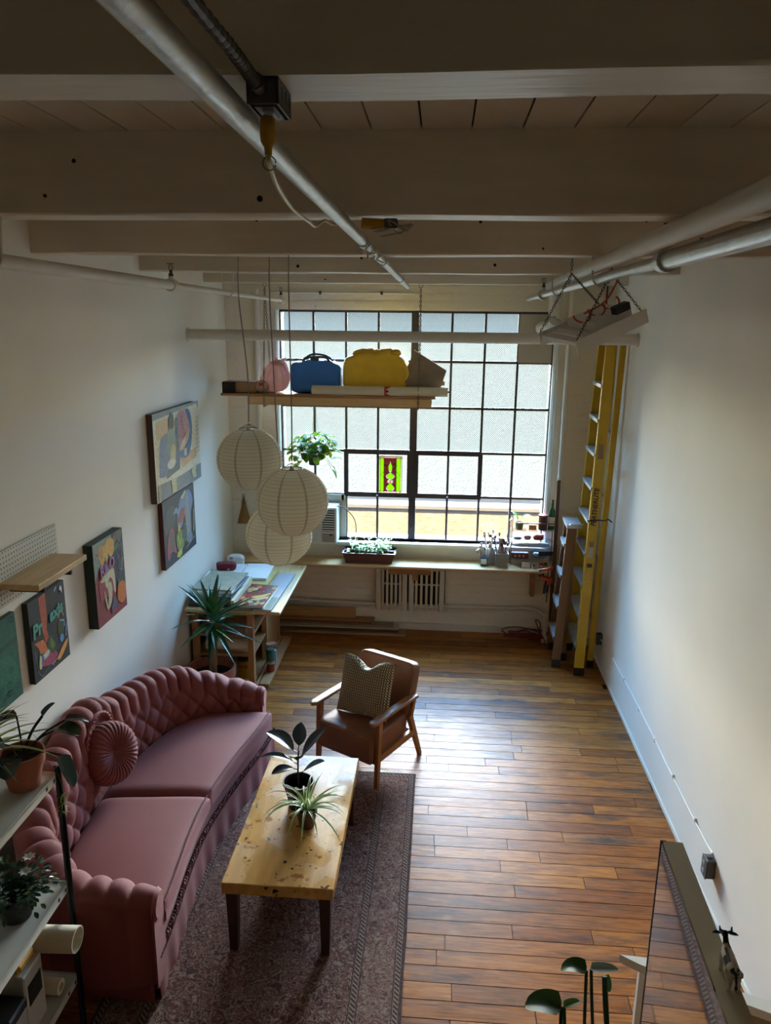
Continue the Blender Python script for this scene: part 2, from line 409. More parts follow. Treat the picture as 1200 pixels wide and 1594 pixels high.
tag(MB().box((XR-.010, 2.2, 0), (XR, 7.4, .03)).build('baseboard_right', M_plaster), kind='structure')
tag(MB().box((XL, 2.2, 0), (XL+.010, 7.6, .03)).build('baseboard_left', M_plaster), kind='structure')
# ceiling: boards along the depth, beams across
ce = MB().box((XL-.1, YR, ZC+.02), (XR+.1, YB+.3, ZC+.2)).build('ceiling', mat('ceiling_gap', S(22, 18, 16), .9)); tag(ce, kind='structure')
cb0 = MB().box((0, 0, 0), (.149, YB-YR, .02)).build('ceiling_board', M_ceil, ce)
for i in range(26):
    p = (XL-.09+i*.155, YR, ZC)
    if i == 0: cb0.location = p
    else: inst(cb0, 'ceiling_board', ce, p)
for i, yb in enumerate((-.3, 1.14, 2.58, 4.05, 5.53, 7.02)):
    m = MB(); W = .14
    def f(u, v, yb=yb):
        x = XL-.02+(XR-XL+.04)*u; k = v*4; e = .004
        q = [(yb, ZC+.01), (yb, 3.53), (yb+W, 3.53), (yb+W, ZC+.01)]
        i = min(int(k), 3); p = q[i]
        return Vector((x, p[0]+.004*nz((x, i, yb), 1.3), p[1]+(.006*nz((x, i, yb), 1.1, 3) if i in (1, 2) else 0)))
    n = 40; prof = [(yb, ZC+.01), (yb, 3.536), (yb+.006, 3.53), (yb+W-.006, 3.53), (yb+W, 3.536), (yb+W, ZC+.01)]
    m.grid(lambda u, v: Vector((XL-.02+(XR-XL+.04)*u, prof[round(v*5)][0]+.004*nz((u*6, round(v*5), yb), 1.3), prof[round(v*5)][1]+(.005*nz((u*6, yb, 2), 1.1) if 0 < round(v*5) < 5 else 0))), n, 6)
    b = m.build('beam', M_beam, ce, smooth=40)
    for k in range(7):                                   # nail holes and knots in the face
        hx = rnd.uniform(XL+.1, XR-.1); hz = rnd.uniform(3.56, 3.74)
        MB().lathe([(.001, 0), (rnd.uniform(.006, .012), .001), (.005, -.004)], (hx, yb-.004, hz), 8, Matrix.Rotation(pi/2, 3, 'X')).build('nail_hole', mat('hole', S(30, 24, 20), .9), b)

# ---------------------------------------------------------------- window
win = emp('window_1', (0, WY, WZ0)); tag(win, kind='structure')
cols = [-1.615+i*.327 for i in range(5)]; cols_r = [-.235+i*.3275 for i in range(5)]
rows = [.985, 1.445, 1.905, 2.36, 2.82, 3.295]
fr = MB(); t = .035
fr.box((WX0, WY-.03, WZ1-.022), (WX1, WY+.03, WZ1)).box((WX0, WY-.03, WZ0), (WX1, WY+.03, rows[0]))
fr.box((WX0, WY-.03, WZ0), (cols[0], WY+.03, WZ1)).box((cols_r[4], WY-.03, WZ0), (WX1, WY+.03, WZ1)); fr.build('frame', M_steel, win)
MB().box((cols[4], WY-.045, rows[0]), (cols_r[0], WY+.03, rows[5])).build('mullion', M_steel, win)
for z in rows[1:5]: MB().box((cols[0], WY-.018, z-.012), (cols[4], WY+.018, z+.012)).box((cols_r[0], WY-.018, z-.012), (cols_r[4], WY+.018, z+.012)).build('transom', M_steel, win)
for x in cols[1:4]+cols_r[1:4]: MB().box((x-.011, WY-.016, rows[0]), (x+.011, WY+.016, rows[5])).build('muntin', M_steel, win)
for (xa, xb) in ((cols[2], cols[4]), (cols_r[0], cols_r[2])):          # pivoting vents in the fourth row
    s_ = MB(); z0, z1 = rows[1], rows[2]
    s_.box((xa-.02, WY-.035, z1-.03), (xb+.0, WY+.01, z1+.02)).box((xa-.02, WY-.035, z0-.02), (xb+.02, WY+.01, z0+.03)).box((xa-.022, WY-.034, z0), (xa+.022, WY+.01, z1)).box((xb-.022, WY-.034, z0), (xb+.022, WY+.01, z1))
    s = s_.build('vent_sash', M_steel, win); MB().lathe([(.008, 0), (.014, .02), (.006, .05)], ((xa+xb)/2, WY-.04, z0+.0), 8, Matrix.Rotation(pi/2, 3, 'X')).build('latch', M_iron, s)
allc = [(cols[i], cols[i+1]) for i in range(4)]+[(cols_r[i], cols_r[i+1]) for i in range(4)]
M_panel = mat('window_board', S(186, 176, 158), .7, var=(4, .05))
for r in range(5):
    for c, (xa, xb) in enumerate(allc):
        if (r == 4 and c == 7) or (r == 0 and c < 2): continue
        gm = M_wired if r >= 2 else (M_rippled if r == 1 else M_dusty)
        me = bpy.data.meshes.new('pane'); z0, z1 = rows[r], rows[r+1]; cx, cz = (xa+xb)/2, (z0+z1)/2; hx, hz = (xb-xa)/2, (z1-z0)/2
        me.from_pydata([(x, y, z) for x in (-hx, hx) for y in (-.002, .002) for z in (-hz, hz)], [], [(0, 1, 3, 2), (4, 6, 7, 5), (0, 4, 5, 1), (2, 3, 7, 6), (0, 2, 6, 4), (1, 5, 7, 3)])
        me.materials.append(M_clear); me.materials.append(gm); me.polygons[2].material_index = 1
        inst(me, 'pane', win, (cx, .004, cz-WZ0))
MB().box((cols_r[3], WY-.02, rows[4]), (cols_r[4], WY+.01, rows[5])).build('blank_panel', M_panel, win)
MB().box((cols[0], WY-.03, rows[0]), (cols[2], WY+.01, rows[1])).box((cols[0], WY-.04, rows[1]-.06), (cols[2]-.01, WY-.02, rows[1]-.005)).box((-1.01, WY-.04, rows[0]), (-.985, WY-.02, rows[1])).build('blank_panel', M_panel, win)
MB().box((WX0-.02, YB-.07, WZ0-.03), (WX1+.03, WY-.03, WZ0)).build('window_sill', M_white, win)
MB().tube([(cols_r[4]+.035, 7.66, .97), (cols_r[4]+.035, 7.66, 3.3)], .02, 8).build('corner_bead', M_white, win, smooth=40)
MB().tube([(WX0-.015, 7.66, .97), (WX0-.015, 7.66, 3.3)], .015, 8).build('corner_bead', M_white, win, smooth=40)
tag(MB().tube([(1.188, 7.452, .8), (1.188, 7.452, 3.1)], .022, 10).build('trim_1', M_white, smooth=40), kind='structure')

# ---------------------------------------------------------------- outside: brick building across the yard
def brick_far():
    m = bpy.data.materials.new('sunlit_brick'); m.use_nodes = True; nt = m.node_tree; b = nt.nodes['Principled BSDF']; b.inputs['Roughness'].default_value = .9; b.inputs['Specular IOR Level'].default_value = 0
    tc = nt.nodes.new('ShaderNodeTexCoord'); sp = nt.nodes.new('ShaderNodeSeparateXYZ'); cb = nt.nodes.new('ShaderNodeCombineXYZ'); nt.links.new(tc.outputs['Object'], sp.inputs[0])
    nt.links.new(sp.outputs[0], cb.inputs[0]); nt.links.new(sp.outputs[2], cb.inputs[1])
    bt = nt.nodes.new('ShaderNodeTexBrick'); bt.inputs['Scale'].default_value = 4.0; bt.inputs['Mortar Size'].default_value = .012
    bt.inputs['Color1'].default_value = S(222, 194, 150); bt.inputs['Color2'].default_value = S(206, 166, 124); bt.inputs['Mortar'].default_value = S(226, 208, 176)
    nt.links.new(cb.outputs[0], bt.inputs['Vector']); nt.links.new(bt.outputs[0], b.inputs['Base Color']); return m
nbr = thing('brick_building', (0, 16, -9), 'low tan brick building with white coping seen through the bottom window panes', 'building')
MB().box((-16, 16, -9), (18, 16.3, -.78)).build('brick_wall', brick_far(), nbr)
MB().box((-16, 15.98, -.78), (18, 16.3, -.69)).build('coping_shadow_band', mat('coping_shadow_paint', S(70, 62, 60), .6), nbr)  # dark band stands in for the shadow under the coping
MB().box((-16, 15.92, -.69), (18, 16.4, -.62)).build('coping', mat('pale_coping', S(168, 150, 130), .8, spec=0), nbr)
MB().box((-16, 16.4, -.8), (18, 17.3, -.72)).build('gutter_strip', mat('grey_roofing', S(62, 52, 43), .8, spec=0), nbr)
MB().box((-120, 17.3, -.85), (120, 330, -.71)).build('gravel_roof', mat('tar_gravel_roof', S(114, 93, 71), .9, var=(3, .12), spec=0), nbr)
# ---------------------------------------------------------------- sofa
SP = [(-1.27, 2.95), (-1.68, 2.93), (-1.96, 3.15), (-2.045, 3.6), (-2.05, 4.0), (-2.0, 4.4), (-1.85, 4.8), (-1.55, 5.03), (-1.25, 5.05)]
def arclen(P):
    s = [0]
    for a, b in zip(P, P[1:]): s.append(s[-1]+(b-a).length)
    return s
SPATH = catmull([(x, y, 0) for x, y in SP], 40); SLEN = arclen(SPATH)
def at_s(P, Ln, s):
    s = max(0, min(Ln[-1]-1e-6, s)); lo, hi = 0, len(Ln)-1
    while hi-lo > 1:
        m = (lo+hi)//2
        if Ln[m] <= s: lo = m
        else: hi = m
    t = (s-Ln[lo])/max(1e-9, Ln[hi]-Ln[lo]); p = P[lo].lerp(P[hi], t); d = (P[hi]-P[lo]).normalized(); return p, d
def lerp_tab(tab, x):
    for (a, b), (c, d) in zip(tab, tab[1:]):
        if x <= c:
            t = (x-a)/(c-a); t = max(0, t); t = t*t*(3-2*t); return b+(d-b)*t
    return tab[-1][1]
HT = [(0, .61), (.3, .66), (.62, .78), (.95, .87), (1.25, .93), (1.5, 1.005), (1.62, 1.005), (1.85, .91), (2.1, .875), (2.35, .855), (2.55, .81), (2.75, .72), (2.95, .635), (3.17, .585)]
ST = SLEN[-1]
M_velvet = mat('rose_velvet', S(134, 64, 60), .75, var=(3, .1), bump=(90, .05), sheen=.25)
M_velvet_d = mat('rose_braid', S(104, 52, 54), .8, bump=(80, .5))
sofa = thing('sofa', (-1.65, 4.0, 0), 'long curved dusty-rose velvet sofa with deep button-tufted back against the left wall', 'sofa')
def inward(d): return Vector((d.y, -d.x, 0))     # path runs clockwise seen from above: inside lies to the right
# check sense: at middle the tangent is +Y, inside must be +X
def back_surface(u, v):
    s = u*ST; p, d = at_s(SPATH, SLEN, s); n = inward(d); h = lerp_tab(HT, s)
    endk = min(1, min(s, ST-s)/.12); th = .085*(.72+.28*endk)
    # v: 0 seat level inside -> .62 top inside -> .78 over the roll -> 1 back bottom
    z0 = .36; a = .042
    if v < .62:
        t = v/.62; z = z0+(h-.06-z0)*t; off = th+.045*(1-t)**1.5+.02*sin(pi*t)
        up = Vector((0, 0, 0)); out = n
    elif v < .82:
        t = (v-.62)/.20; ang = t*pi; z = h-.06+.06*sin(ang); off = th*cos(ang); out = (n*cos(ang)+Vector((0, 0, 1))*sin(ang))
    else:
        t = (v-.82)/.18; z = h-.06-(h-.06-.12)*t; off = -th+.02*t; out = -n
    pos = Vector((p.x, p.y, z))+n*off
    # tufting: diamonds below, long pleats over the top
    cell = .078; uu = s/cell; rel = (z-z0)
    if v < .82:
        vv = rel/.084
        dia = abs(sin(pi*(uu+vv)*.5)*sin(pi*(uu-vv)*.5))**.42
        ple = abs(sin(pi*uu*.75))**.45
        k = max(0, min(1, ((v-.40)/.16))); k = k*k*(3-2*k)
        d_ = dia*(1-k)+ple*k
        fade = 1 if v < .72 else max(0, 1-(v-.72)/.10)
        low = min(1, v/.05)
        mid = abs(s-1.56)
        if mid < .17 and v < .58: d_ = .35+.25*nz((s*40, z*40, 0))            # gathered medallion behind the round pillow
        pos = pos+out*(.030*(d_-.75)*fade*low*min(1, endk+.3))
    return pos
mb = MB(); mb.grid(back_surface, 330, 96)
n0 = len(mb.v)
backrest = mb.build('backrest', M_velvet, sofa, smooth=80)
# buttons at the diamond corners
bt = MB()
for i in range(2, 40):
    for j in range(1, 6):
        if (i+j) % 2: continue
        s = i*.078; z = .36+j*.084
        h = lerp_tab(HT, s)
        if z > h-.17 or abs(s-1.56) < .2: continue
        p, d = at_s(SPATH, SLEN, s); n = inward(d); t = (z-.36)/(h-.06-.36); q = Vector((p.x, p.y, z))+n*(.085+.045*(1-t)**1.5+.02*sin(pi*t)-.024)
        bt.lathe([(.001, -.004), (.009, 0), (.006, .004), (.001, .006)], q, 8, Matrix((( -n.y, 0, n.x), (n.x, 0, n.y), (0, 1, 0))), cap=False)
b_ = bt.build('tufting_buttons', M_velvet_d, backrest, smooth=60); tag(b_, kind='stuff')
# end caps (scroll fronts of the two arms)
for s, sg in ((.0, -1), (ST, 1)):
    p, d = at_s(SPATH, SLEN, s); n = inward(d); h = lerp_tab(HT, s); m = MB(); ring = []
    for k in range(24):
        a = k/24*2*pi; ring.append(Vector((p.x, p.y, h-.075))+n*(.075*cos(a))+Vector((0, 0, .075*sin(a))))
    dd = d*sg
    m.add([q+dd*.0 for q in ring]+[Vector((p.x, p.y, h-.075))+(q-Vector((p.x, p.y, h-.075)))*.8+dd*.02 for q in ring], [(k, (k+1) % 24, 24+(k+1) % 24, 24+k) for k in range(24)]+[tuple(range(24, 48))])
    lo = [Vector((p.x, p.y, 0))+n*o+Vector((0, 0, z)) for o, z in ((-.07, .12), (.07, .12), (.07, h-.075), (-.07, h-.075))]
    m.add(lo+[q+dd*.012 for q in lo], [(0, 1, 2, 3), (7, 6, 5, 4), (0, 4, 5, 1), (1, 5, 6, 2), (2, 6, 7, 3), (3, 7, 4, 0)])
    m.build('arm_front', M_velvet, sofa, smooth=50)
FRONT = catmull([(-1.285, 2.93, 0), (-1.30, 3.2, 0), (-1.335, 3.6, 0), (-1.335, 3.95, 0), (-1.285, 4.35, 0), (-1.215, 4.75, 0), (-1.185, 5.05, 0)], 20); FLEN = arclen(FRONT); FT = FLEN[-1]
# base body under the cushions
def inner(t):      # inner edge of the seat, t 0..1 near -> far
    s = .42+(ST-.84)*t; p, d = at_s(SPATH, SLEN, s); return p+inward(d)*.12
def body(u, v):
    f, d = at_s(FRONT, FLEN, u*FT); p, dd = at_s(SPATH, SLEN, u*ST)
    k = v; q = f.lerp(p, k) if v < 1 else p
    return Vector((q.x, q.y, .33))
m = MB(); m.grid(body, 60, 10)
def wallf(path, ln, T, z0, z1, off=0):
    def f(u, v):
        p, d = at_s(path, ln, u*T); n = Vector((d.y, -d.x, 0)); return Vector((p.x, p.y, z0+(z1-z0)*v))+n*off
    return f
m.grid(wallf(FRONT, FLEN, FT, .10, .34), 60, 4)
m.box((-2.0, 2.9, .08), (-1.3, 2.945, .36)).box((-1.6, 5.02, .08), (-1.2, 5.07, .36))
m.build('base', M_velvet, sofa, smooth=50)
# gathered skirt with a braid above it
def skirt(u, v):
    p, d = at_s(FRONT, FLEN, u*FT); n = Vector((d.y, -d.x, 0)); fold = sin(u*70)*.006*(1-v)+.012*(1-v)
    return Vector((p.x, p.y, .005+.225*v))+n*(.008+fold)
m = MB(); m.grid(skirt, 160, 6)
m.grid(lambda u, v: Vector((-1.29-.62*u, 2.925-.006-.008*(1-v)-.004*sin(u*30)*(1-v), .005+.30*v)), 50, 5)
m.build('skirt', M_velvet, sofa, smooth=60)
m = MB()
for ph in (0, pi):
    path = []
    for i in range(260):
        u = i/259; p, d = at_s(FRONT, FLEN, u*FT); n = Vector((d.y, -d.x, 0)); w = sin(u*FT/.045*2*pi+ph)
        path.append(Vector((p.x, p.y, .245+.014*w))+n*(.018+.006*cos(u*FT/.045*2*pi+ph)))
    m.tube(path, .0085, 5)
tr = m.build('braid_trim', M_velvet_d, sofa, smooth=60)
m = MB()
ring = []
for k in range(60):
    a = k/60*2*pi; s = 1.56+.155*cos(a); z = .79+.15*sin(a); p, d = at_s(SPATH, SLEN, s); n = inward(d); ring.append(Vector((p.x, p.y, z))+n*(.088+.006*(k % 2)))
m.tube(ring, [.013+.005*(k % 2) for k in range(60)], 6, closed=True); m.build('gathered_medallion', M_velvet, backrest, smooth=60)
# two seat cushions
def cushion(t0, t1, name):
    def f(u, v):
        # u around 0..1 across width (along sofa), v closed loop: top then underside
        t = t0+(t1-t0)*u
        fr_, d = at_s(FRONT, FLEN, (.045+.91*t)*FT); n = Vector((d.y, -d.x, 0)); fr_ = fr_+n*.035; inn = inner(t)
        e = 1-max(0, 1-min(u, 1-u)/.06)**2*.6
        k = v*2*pi; c, s_ = cos(k), sin(k)
        w = .5+.5*math.copysign(abs(c)**.35, c); hh = math.copysign(abs(s_)**.4, s_)
        q = fr_.lerp(inn, 1-w); puff = sin(pi*min(1, max(0, u)))**.3
        z = .40+.068*hh*(.45+.55*e)+(.018*sin(pi*u)*sin(pi*w) if hh > 0 else 0)
        return Vector((q.x, q.y, z))
    m = MB(); m.grid(f, 40, 48, cv=True)
    n = len(m.v); m.f += [tuple(range(48))[::-1], tuple(range(n-48, n))]; m.c += [None, None]
    o = m.build(name, M_velvet, sofa, smooth=60)
    pts = []
    for k in range(41):
        t = t0+.01+(t1-t0-.02)*k/40; fr_, d = at_s(FRONT, FLEN, (.045+.91*t)*FT); n = Vector((d.y, -d.x, 0)); pts.append(fr_+n*.022+Vector((0, 0, .463)))
    MB().tube(pts, .005, 5).build('piping', M_velvet_d, o, smooth=60)
cushion(.0, .462, 'seat_cushion'); cushion(.468, 1.0, 'seat_cushion')
# round pleated pillow
pil = thing('round_pillow', (-1.88, 3.90, .50), 'round rose velvet pillow with radial pleats and a centre button on the sofa', 'pillow')
ax = Vector((.90, -.34, .28)).normalized(); q = ax.to_track_quat('Z', 'Y').to_matrix(); cen = Vector((-1.90, 3.92, .70))
def pl(u, v):
    a = u*2*pi; b = (v-.5)*pi; r = .185*cos(b)**.5 if cos(b) > 0 else 0; z = .085*math.copysign(abs(sin(b))**.8, sin(b))
    rr = r/.185; z *= (1-.55*(1-rr)**2.2); z *= 1+.10*sin(a*34)*min(1, 2.2*rr)*(1-rr*.6); r *= 1+.012*sin(a*34)*rr
    return cen+q @ Vector((r*cos(a), r*sin(a), z))
m = MB(); m.grid(pl, 204, 22, cu=True); m.build('cover', M_velvet, pil, smooth=80)
MB().lathe([(.001, .0), (.014, .003), (.010, .010), (.001, .012)], cen+q @ Vector((0, 0, .034)), 10, q, cap=False).build('button', M_velvet_d, pil, smooth=60)

# ---------------------------------------------------------------- rug
def rug_material():
    m = bpy.data.materials.new('persian_rug'); m.use_nodes = True; nt = m.node_tree; N = nt.nodes; L = nt.links; b = N['Principled BSDF']; b.inputs['Roughness'].default_value = .95
    tc = N.new('ShaderNodeTexCoord'); sp = N.new('ShaderNodeSeparateXYZ'); L.new(tc.outputs['Object'], sp.inputs[0])
    def M(op, a, b_=None):
        n = N.new('ShaderNodeMath'); n.operation = op
        for i, s in ((0, a), (1, b_)):
            if s is None: continue
            if hasattr(s, 'links'): L.new(s, n.inputs[i])
            else: n.inputs[i].default_value = s
        return n.outputs[0]
    def ramp(src, stops, interp='LINEAR'):
        r = N.new('ShaderNodeValToRGB'); r.color_ramp.interpolation = interp; e = r.color_ramp.elements
        while len(e) < len(stops): e.new(.5)
        for i, (p, c) in enumerate(stops): e[i].position = p; e[i].color = c
        L.new(src, r.inputs[0]); return r.outputs[0]
    def mix(a, c, fac, typ='MIX'):
        x = N.new('ShaderNodeMixRGB'); x.blend_type = typ
        for s, i in ((fac, 0), (a, 1), (c, 2)):
            if hasattr(s, 'links'): L.new(s, x.inputs[i])
            else: x.inputs[i].default_value = s
        return x.outputs[0]
    # distance to the right-hand edge (object x=0 is that edge), everything else mirrored
    ex = M('MINIMUM', M('ABSOLUTE', sp.outputs[0]), M('ABSOLUTE', M('ADD', sp.outputs[0], 1.45)))
    ey = M('MINIMUM', M('ABSOLUTE', sp.outputs[1]), M('ABSOLUTE', M('ADD', sp.outputs[1], 3.0)))
    e = M('MINIMUM', ex, ey)
    red, navy, cream, dk = S(104, 54, 48), S(62, 44, 48), S(150, 132, 118), S(58, 32, 32)
    v1 = N.new('ShaderNodeTexVoronoi'); v1.inputs['Scale'].default_value = 9; v1.feature = 'F1'
    n1 = N.new('ShaderNodeTexNoise'); n1.inputs['Scale'].default_value = 16; n1.inputs['Detail'].default_value = 3; n1.inputs['Distortion'].default_value = 2.2; L.new(tc.outputs['Object'], n1.inputs['Vector'])
    wv = N.new('ShaderNodeVectorMath'); wv.operation = 'MULTIPLY_ADD'; L.new(n1.outputs['Color'], wv.inputs[0]); wv.inputs[1].default_value = (.16, .16, 0); L.new(tc.outputs['Object'], wv.inputs[2]); L.new(wv.outputs[0], v1.inputs['Vector'])
    n2 = N.new('ShaderNodeTexNoise'); n2.inputs['Scale'].default_value = 5.5; n2.inputs['Detail'].default_value = 2; n2.inputs['Distortion'].default_value = 3.0; L.new(tc.outputs['Object'], n2.inputs['Vector'])
    field = ramp(n1.outputs[0], [(.0, dk), (.40, red), (.47, cream), (.52, red), (.58, navy), (.62, red), (.68, cream), (.8, red)], 'CONSTANT')
    rosette = ramp(M('FRACT', M('MULTIPLY', v1.outputs['Distance'], 5.0)), [(.0, cream), (.22, red), (.5, navy), (.72, red), (.9, cream)], 'CONSTANT')
    pick = ramp(n2.outputs[0], [(.5, (0, 0, 0, 1)), (.56, (1, 1, 1, 1))])
    body_ = mix(field, rosette, pick)
    border = mix(ramp(n1.outputs[0], [(.0, red), (.46, cream), (.55, red), (.62, navy)], 'CONSTANT'), rosette, .55)
    inb = M('LESS_THAN', e, .255); c = mix(body_, border, inb)
    def band(a, b_): return M('MULTIPLY', M('GREATER_THAN', e, a), M('LESS_THAN', e, b_))
    zig = M('FRACT', M('MULTIPLY', M('ADD', sp.outputs[1], sp.outputs[0]), 38)); stripe = mix(dk, cream, M('GREATER_THAN', zig, .62))
    for a, b_ in ((.02, .042), (.225, .25)): c = mix(c, stripe, band(a, b_))
    for a, b_ in ((0, .016), (.046, .052), (.214, .220), (.254, .260)): c = mix(c, dk, band(a, b_))
    wear = N.new('ShaderNodeTexNoise'); wear.inputs['Scale'].default_value = 60; wear.inputs['Detail'].default_value = 4; L.new(tc.outputs['Object'], wear.inputs['Vector'])
    c = mix(c, S(108, 78, 70), ramp(wear.outputs[0], [(.4, (.0, .0, .0, 1)), (.8, (.5, .5, .5, 1))]))
    c = mix(c, ramp(wear.outputs[0], [(.3, (.7, .7, .7, 1)), (.7, (1.15, 1.15, 1.15, 1))]), 1, 'MULTIPLY')
    L.new(c, b.inputs['Base Color'])
    bp = N.new('ShaderNodeBump'); bp.inputs['Strength'].default_value = .4; bp.inputs['Distance'].default_value = .004; L.new(wear.outputs[0], bp.inputs['Height']); L.new(bp.outputs[0], b.inputs['Normal'])
    return m
def rugf(u, v):
    x, y = -1.45+1.45*u, -3.0+3.0*v
    return Vector((x+.004*nz((x, y, 0), 3), y+.004*nz((x, y, 5), 3), .009+.0015*nz((x, y, 0), 5)))
m = MB(); m.grid(rugf, 60, 80)
edge = [(-2.05, -3.0), (0, -3.0), (0, 0), (-2.05, 0)]
m.box((-1.445, -2.995, 0), (-.004, -.004, .007))
rug = m.build('rug', rug_material(), smooth=60); rug.location = (-.105, 4.935, .0005); tag(rug, 'worn red and grey patterned rug under the coffee table', 'rug')

# ---------------------------------------------------------------- coffee table
def table_top_material():
    m = mat('plywood_top', S(200, 152, 86), .22, var=(7, .2), bump=(9, .12), stretch=(4, .5, 3)); nt = m.node_tree; N = nt.nodes; L = nt.links; b = N['Principled BSDF']
    old = b.inputs['Base Color'].links[0].from_socket; tc = N.new('ShaderNodeTexCoord')
    def spot(scale, th, col, prev, det=2):
        n = N.new('ShaderNodeTexNoise'); n.inputs['Scale'].default_value = scale; n.inputs['Detail'].default_value = det; L.new(tc.outputs['Object'], n.inputs['Vector'])
        r = N.new('ShaderNodeValToRGB'); r.color_ramp.elements[0].position = th; r.color_ramp.elements[1].position = th+.03; L.new(n.outputs[0], r.inputs[0])
        x = N.new('ShaderNodeMixRGB'); L.new(r.outputs[0], x.inputs[0]); L.new(prev, x.inputs[1]); x.inputs[2].default_value = col; return x.outputs[0]
    c = spot(30, .66, S(64, 44, 28), old, 3); c = spot(6, .62, S(150, 94, 44), c, 4); c = spot(11, .70, S(52, 38, 28), c, 5); c = spot(2.6, .70, S(205, 186, 150), c, 6)
    L.new(c, b.inputs['Base Color'])
    n = N.new('ShaderNodeTexNoise'); n.inputs['Scale'].default_value = 5; L.new(tc.outputs['Object'], n.inputs['Vector'])
    r = N.new('ShaderNodeMapRange'); r.inputs[1].default_value = .35; r.inputs[2].default_value = .65; r.inputs[3].default_value = .12; r.inputs[4].default_value = .4; L.new(n.outputs[0], r.inputs[0]); L.new(r.outputs[0], b.inputs['Roughness'])
    return m
ct = thing('coffee_table', (-.75, 3.8, 0), 'low plywood coffee table with paint-spotted varnished top and tapered brown legs', 'table')
TZ = .455
MB().box((-1.035, 3.205, TZ-.066), (-.465, 4.395, TZ), ch=.004).build('tabletop', table_top_material(), ct)
MB().box((-1.0, 3.24, TZ-.085), (-.5, 4.36, TZ-.066)).build('underframe', M_brown, ct)
for x in (-.995, -.515):
    for y in (3.27, 4.33): MB().bar((x, y, TZ-.06), (x-.0, y, .0115), .06, .06, up=(0, 1, 0), w2=.042, h2=.042).build('leg', mat('dark_leg', S(66, 38, 28), .4, var=(10, .15)), ct)
ub = thing('storage_box', (-.80, 3.86, 0), 'dark maroon box on the rug under the coffee table', 'box')
MB().box((-.93, 3.72, .0105), (-.66, 4.0, .16), ch=.005).build('body', mat('maroon_card', S(58, 26, 28), .7), ub); MB().box((-.935, 3.715, .16), (-.655, 4.005, .175), ch=.004).build('lid', mat('maroon_card2', S(50, 22, 24), .7), ub)

# ---------------------------------------------------------------- armchair (local frame, faces -y)
ac = thing('armchair', (-.465, 5.10, 0), 'mid-century armchair with brown leather seat and wooden arms beside the rug', 'armchair', rz=radians(-30))
M_leather = mat('brown_leather', S(128, 78, 52), .46, var=(7, .12), bump=(60, .12)); M_chairwood = mat('walnut', S(152, 98, 56), .42, var=(14, .15), stretch=(3, 3, .7))
def rbox(mb, c, r, e, M=None, amp=0, seed=0, nu=40, nv=22):
    return blob(mb, c, r, (e, e), amp, 4, seed, nu, nv, fn=(lambda p, x, y, z: M @ p) if M else None)
LX = .262
seat = MB(); rbox(seat, (0, -.075, .315), (.247, .25, .098), .22); 
seat.build('seat', M_leather, ac, smooth=60, world=False)
MB().box((-.243, -.322, .20), (.243, -.275, .36), ch=.014).build('seat_front', M_leather, ac, world=False)
bkm = MB(); tilt = Matrix.Translation((0, .10, .36)) @ Matrix.Rotation(radians(-17), 4, 'X')
rbox(bkm, (0, .055, .20), (.25, .055, .225), .2, tilt); bkm.build('backrest', M_leather, ac, smooth=60, world=False)
for sx in (-1, 1):
    MB().bar((sx*LX, -.245, .515), (sx*LX, -.275, .0115), .034, .045, up=(0, 1, 0), w2=.026, h2=.03).build('leg', M_chairwood, ac, world=False)
    MB().bar((sx*LX, .14, .40), (sx*LX, .30, 0), .034, .045, up=(0, 1, 0), w2=.026, h2=.03).build('leg', M_chairwood, ac, world=False)
    arm = MB(); pts = [(sx*LX, -.34, .53), (sx*LX, -.10, .535), (sx*LX, .20, .515)]
    def af(u, v, sx=sx):
        yy = -.345+.56*u; zz = .532-.02*max(0, u-.5); w = .034*(1-.0*u) if u > .06 else .034*sqrt(max(0, 1-((.06-u)/.06)**2))
        w = max(w, .002); a = v*2*pi; c, s_ = cos(a), sin(a)
        return Vector((sx*LX+w*math.copysign(abs(c)**.5, c), yy, zz+.013*math.copysign(abs(s_)**.5, s_)))
    arm.grid(af, 36, 16, cv=True); n = len(arm.v); arm.f += [tuple(range(16))[::-1], tuple(range(n-16, n))]; arm.c += [None, None]
    arm.build('armrest', M_chairwood, ac, smooth=50, world=False)
    MB().bar((sx*LX, .20, .515), (sx*LX, .15, .36), .03, .035, up=(0, 1, 0)).bar((sx*LX, -.25, .235), (sx*LX, .22, .235), .03, .05).build('side_rail', M_chairwood, ac, world=False)
MB().bar((-LX, -.255, .21), (LX, -.255, .21), .03, .05).bar((-LX, .2, .23), (LX, .2, .23), .03, .05).build('cross_rail', M_chairwood, ac, world=False)
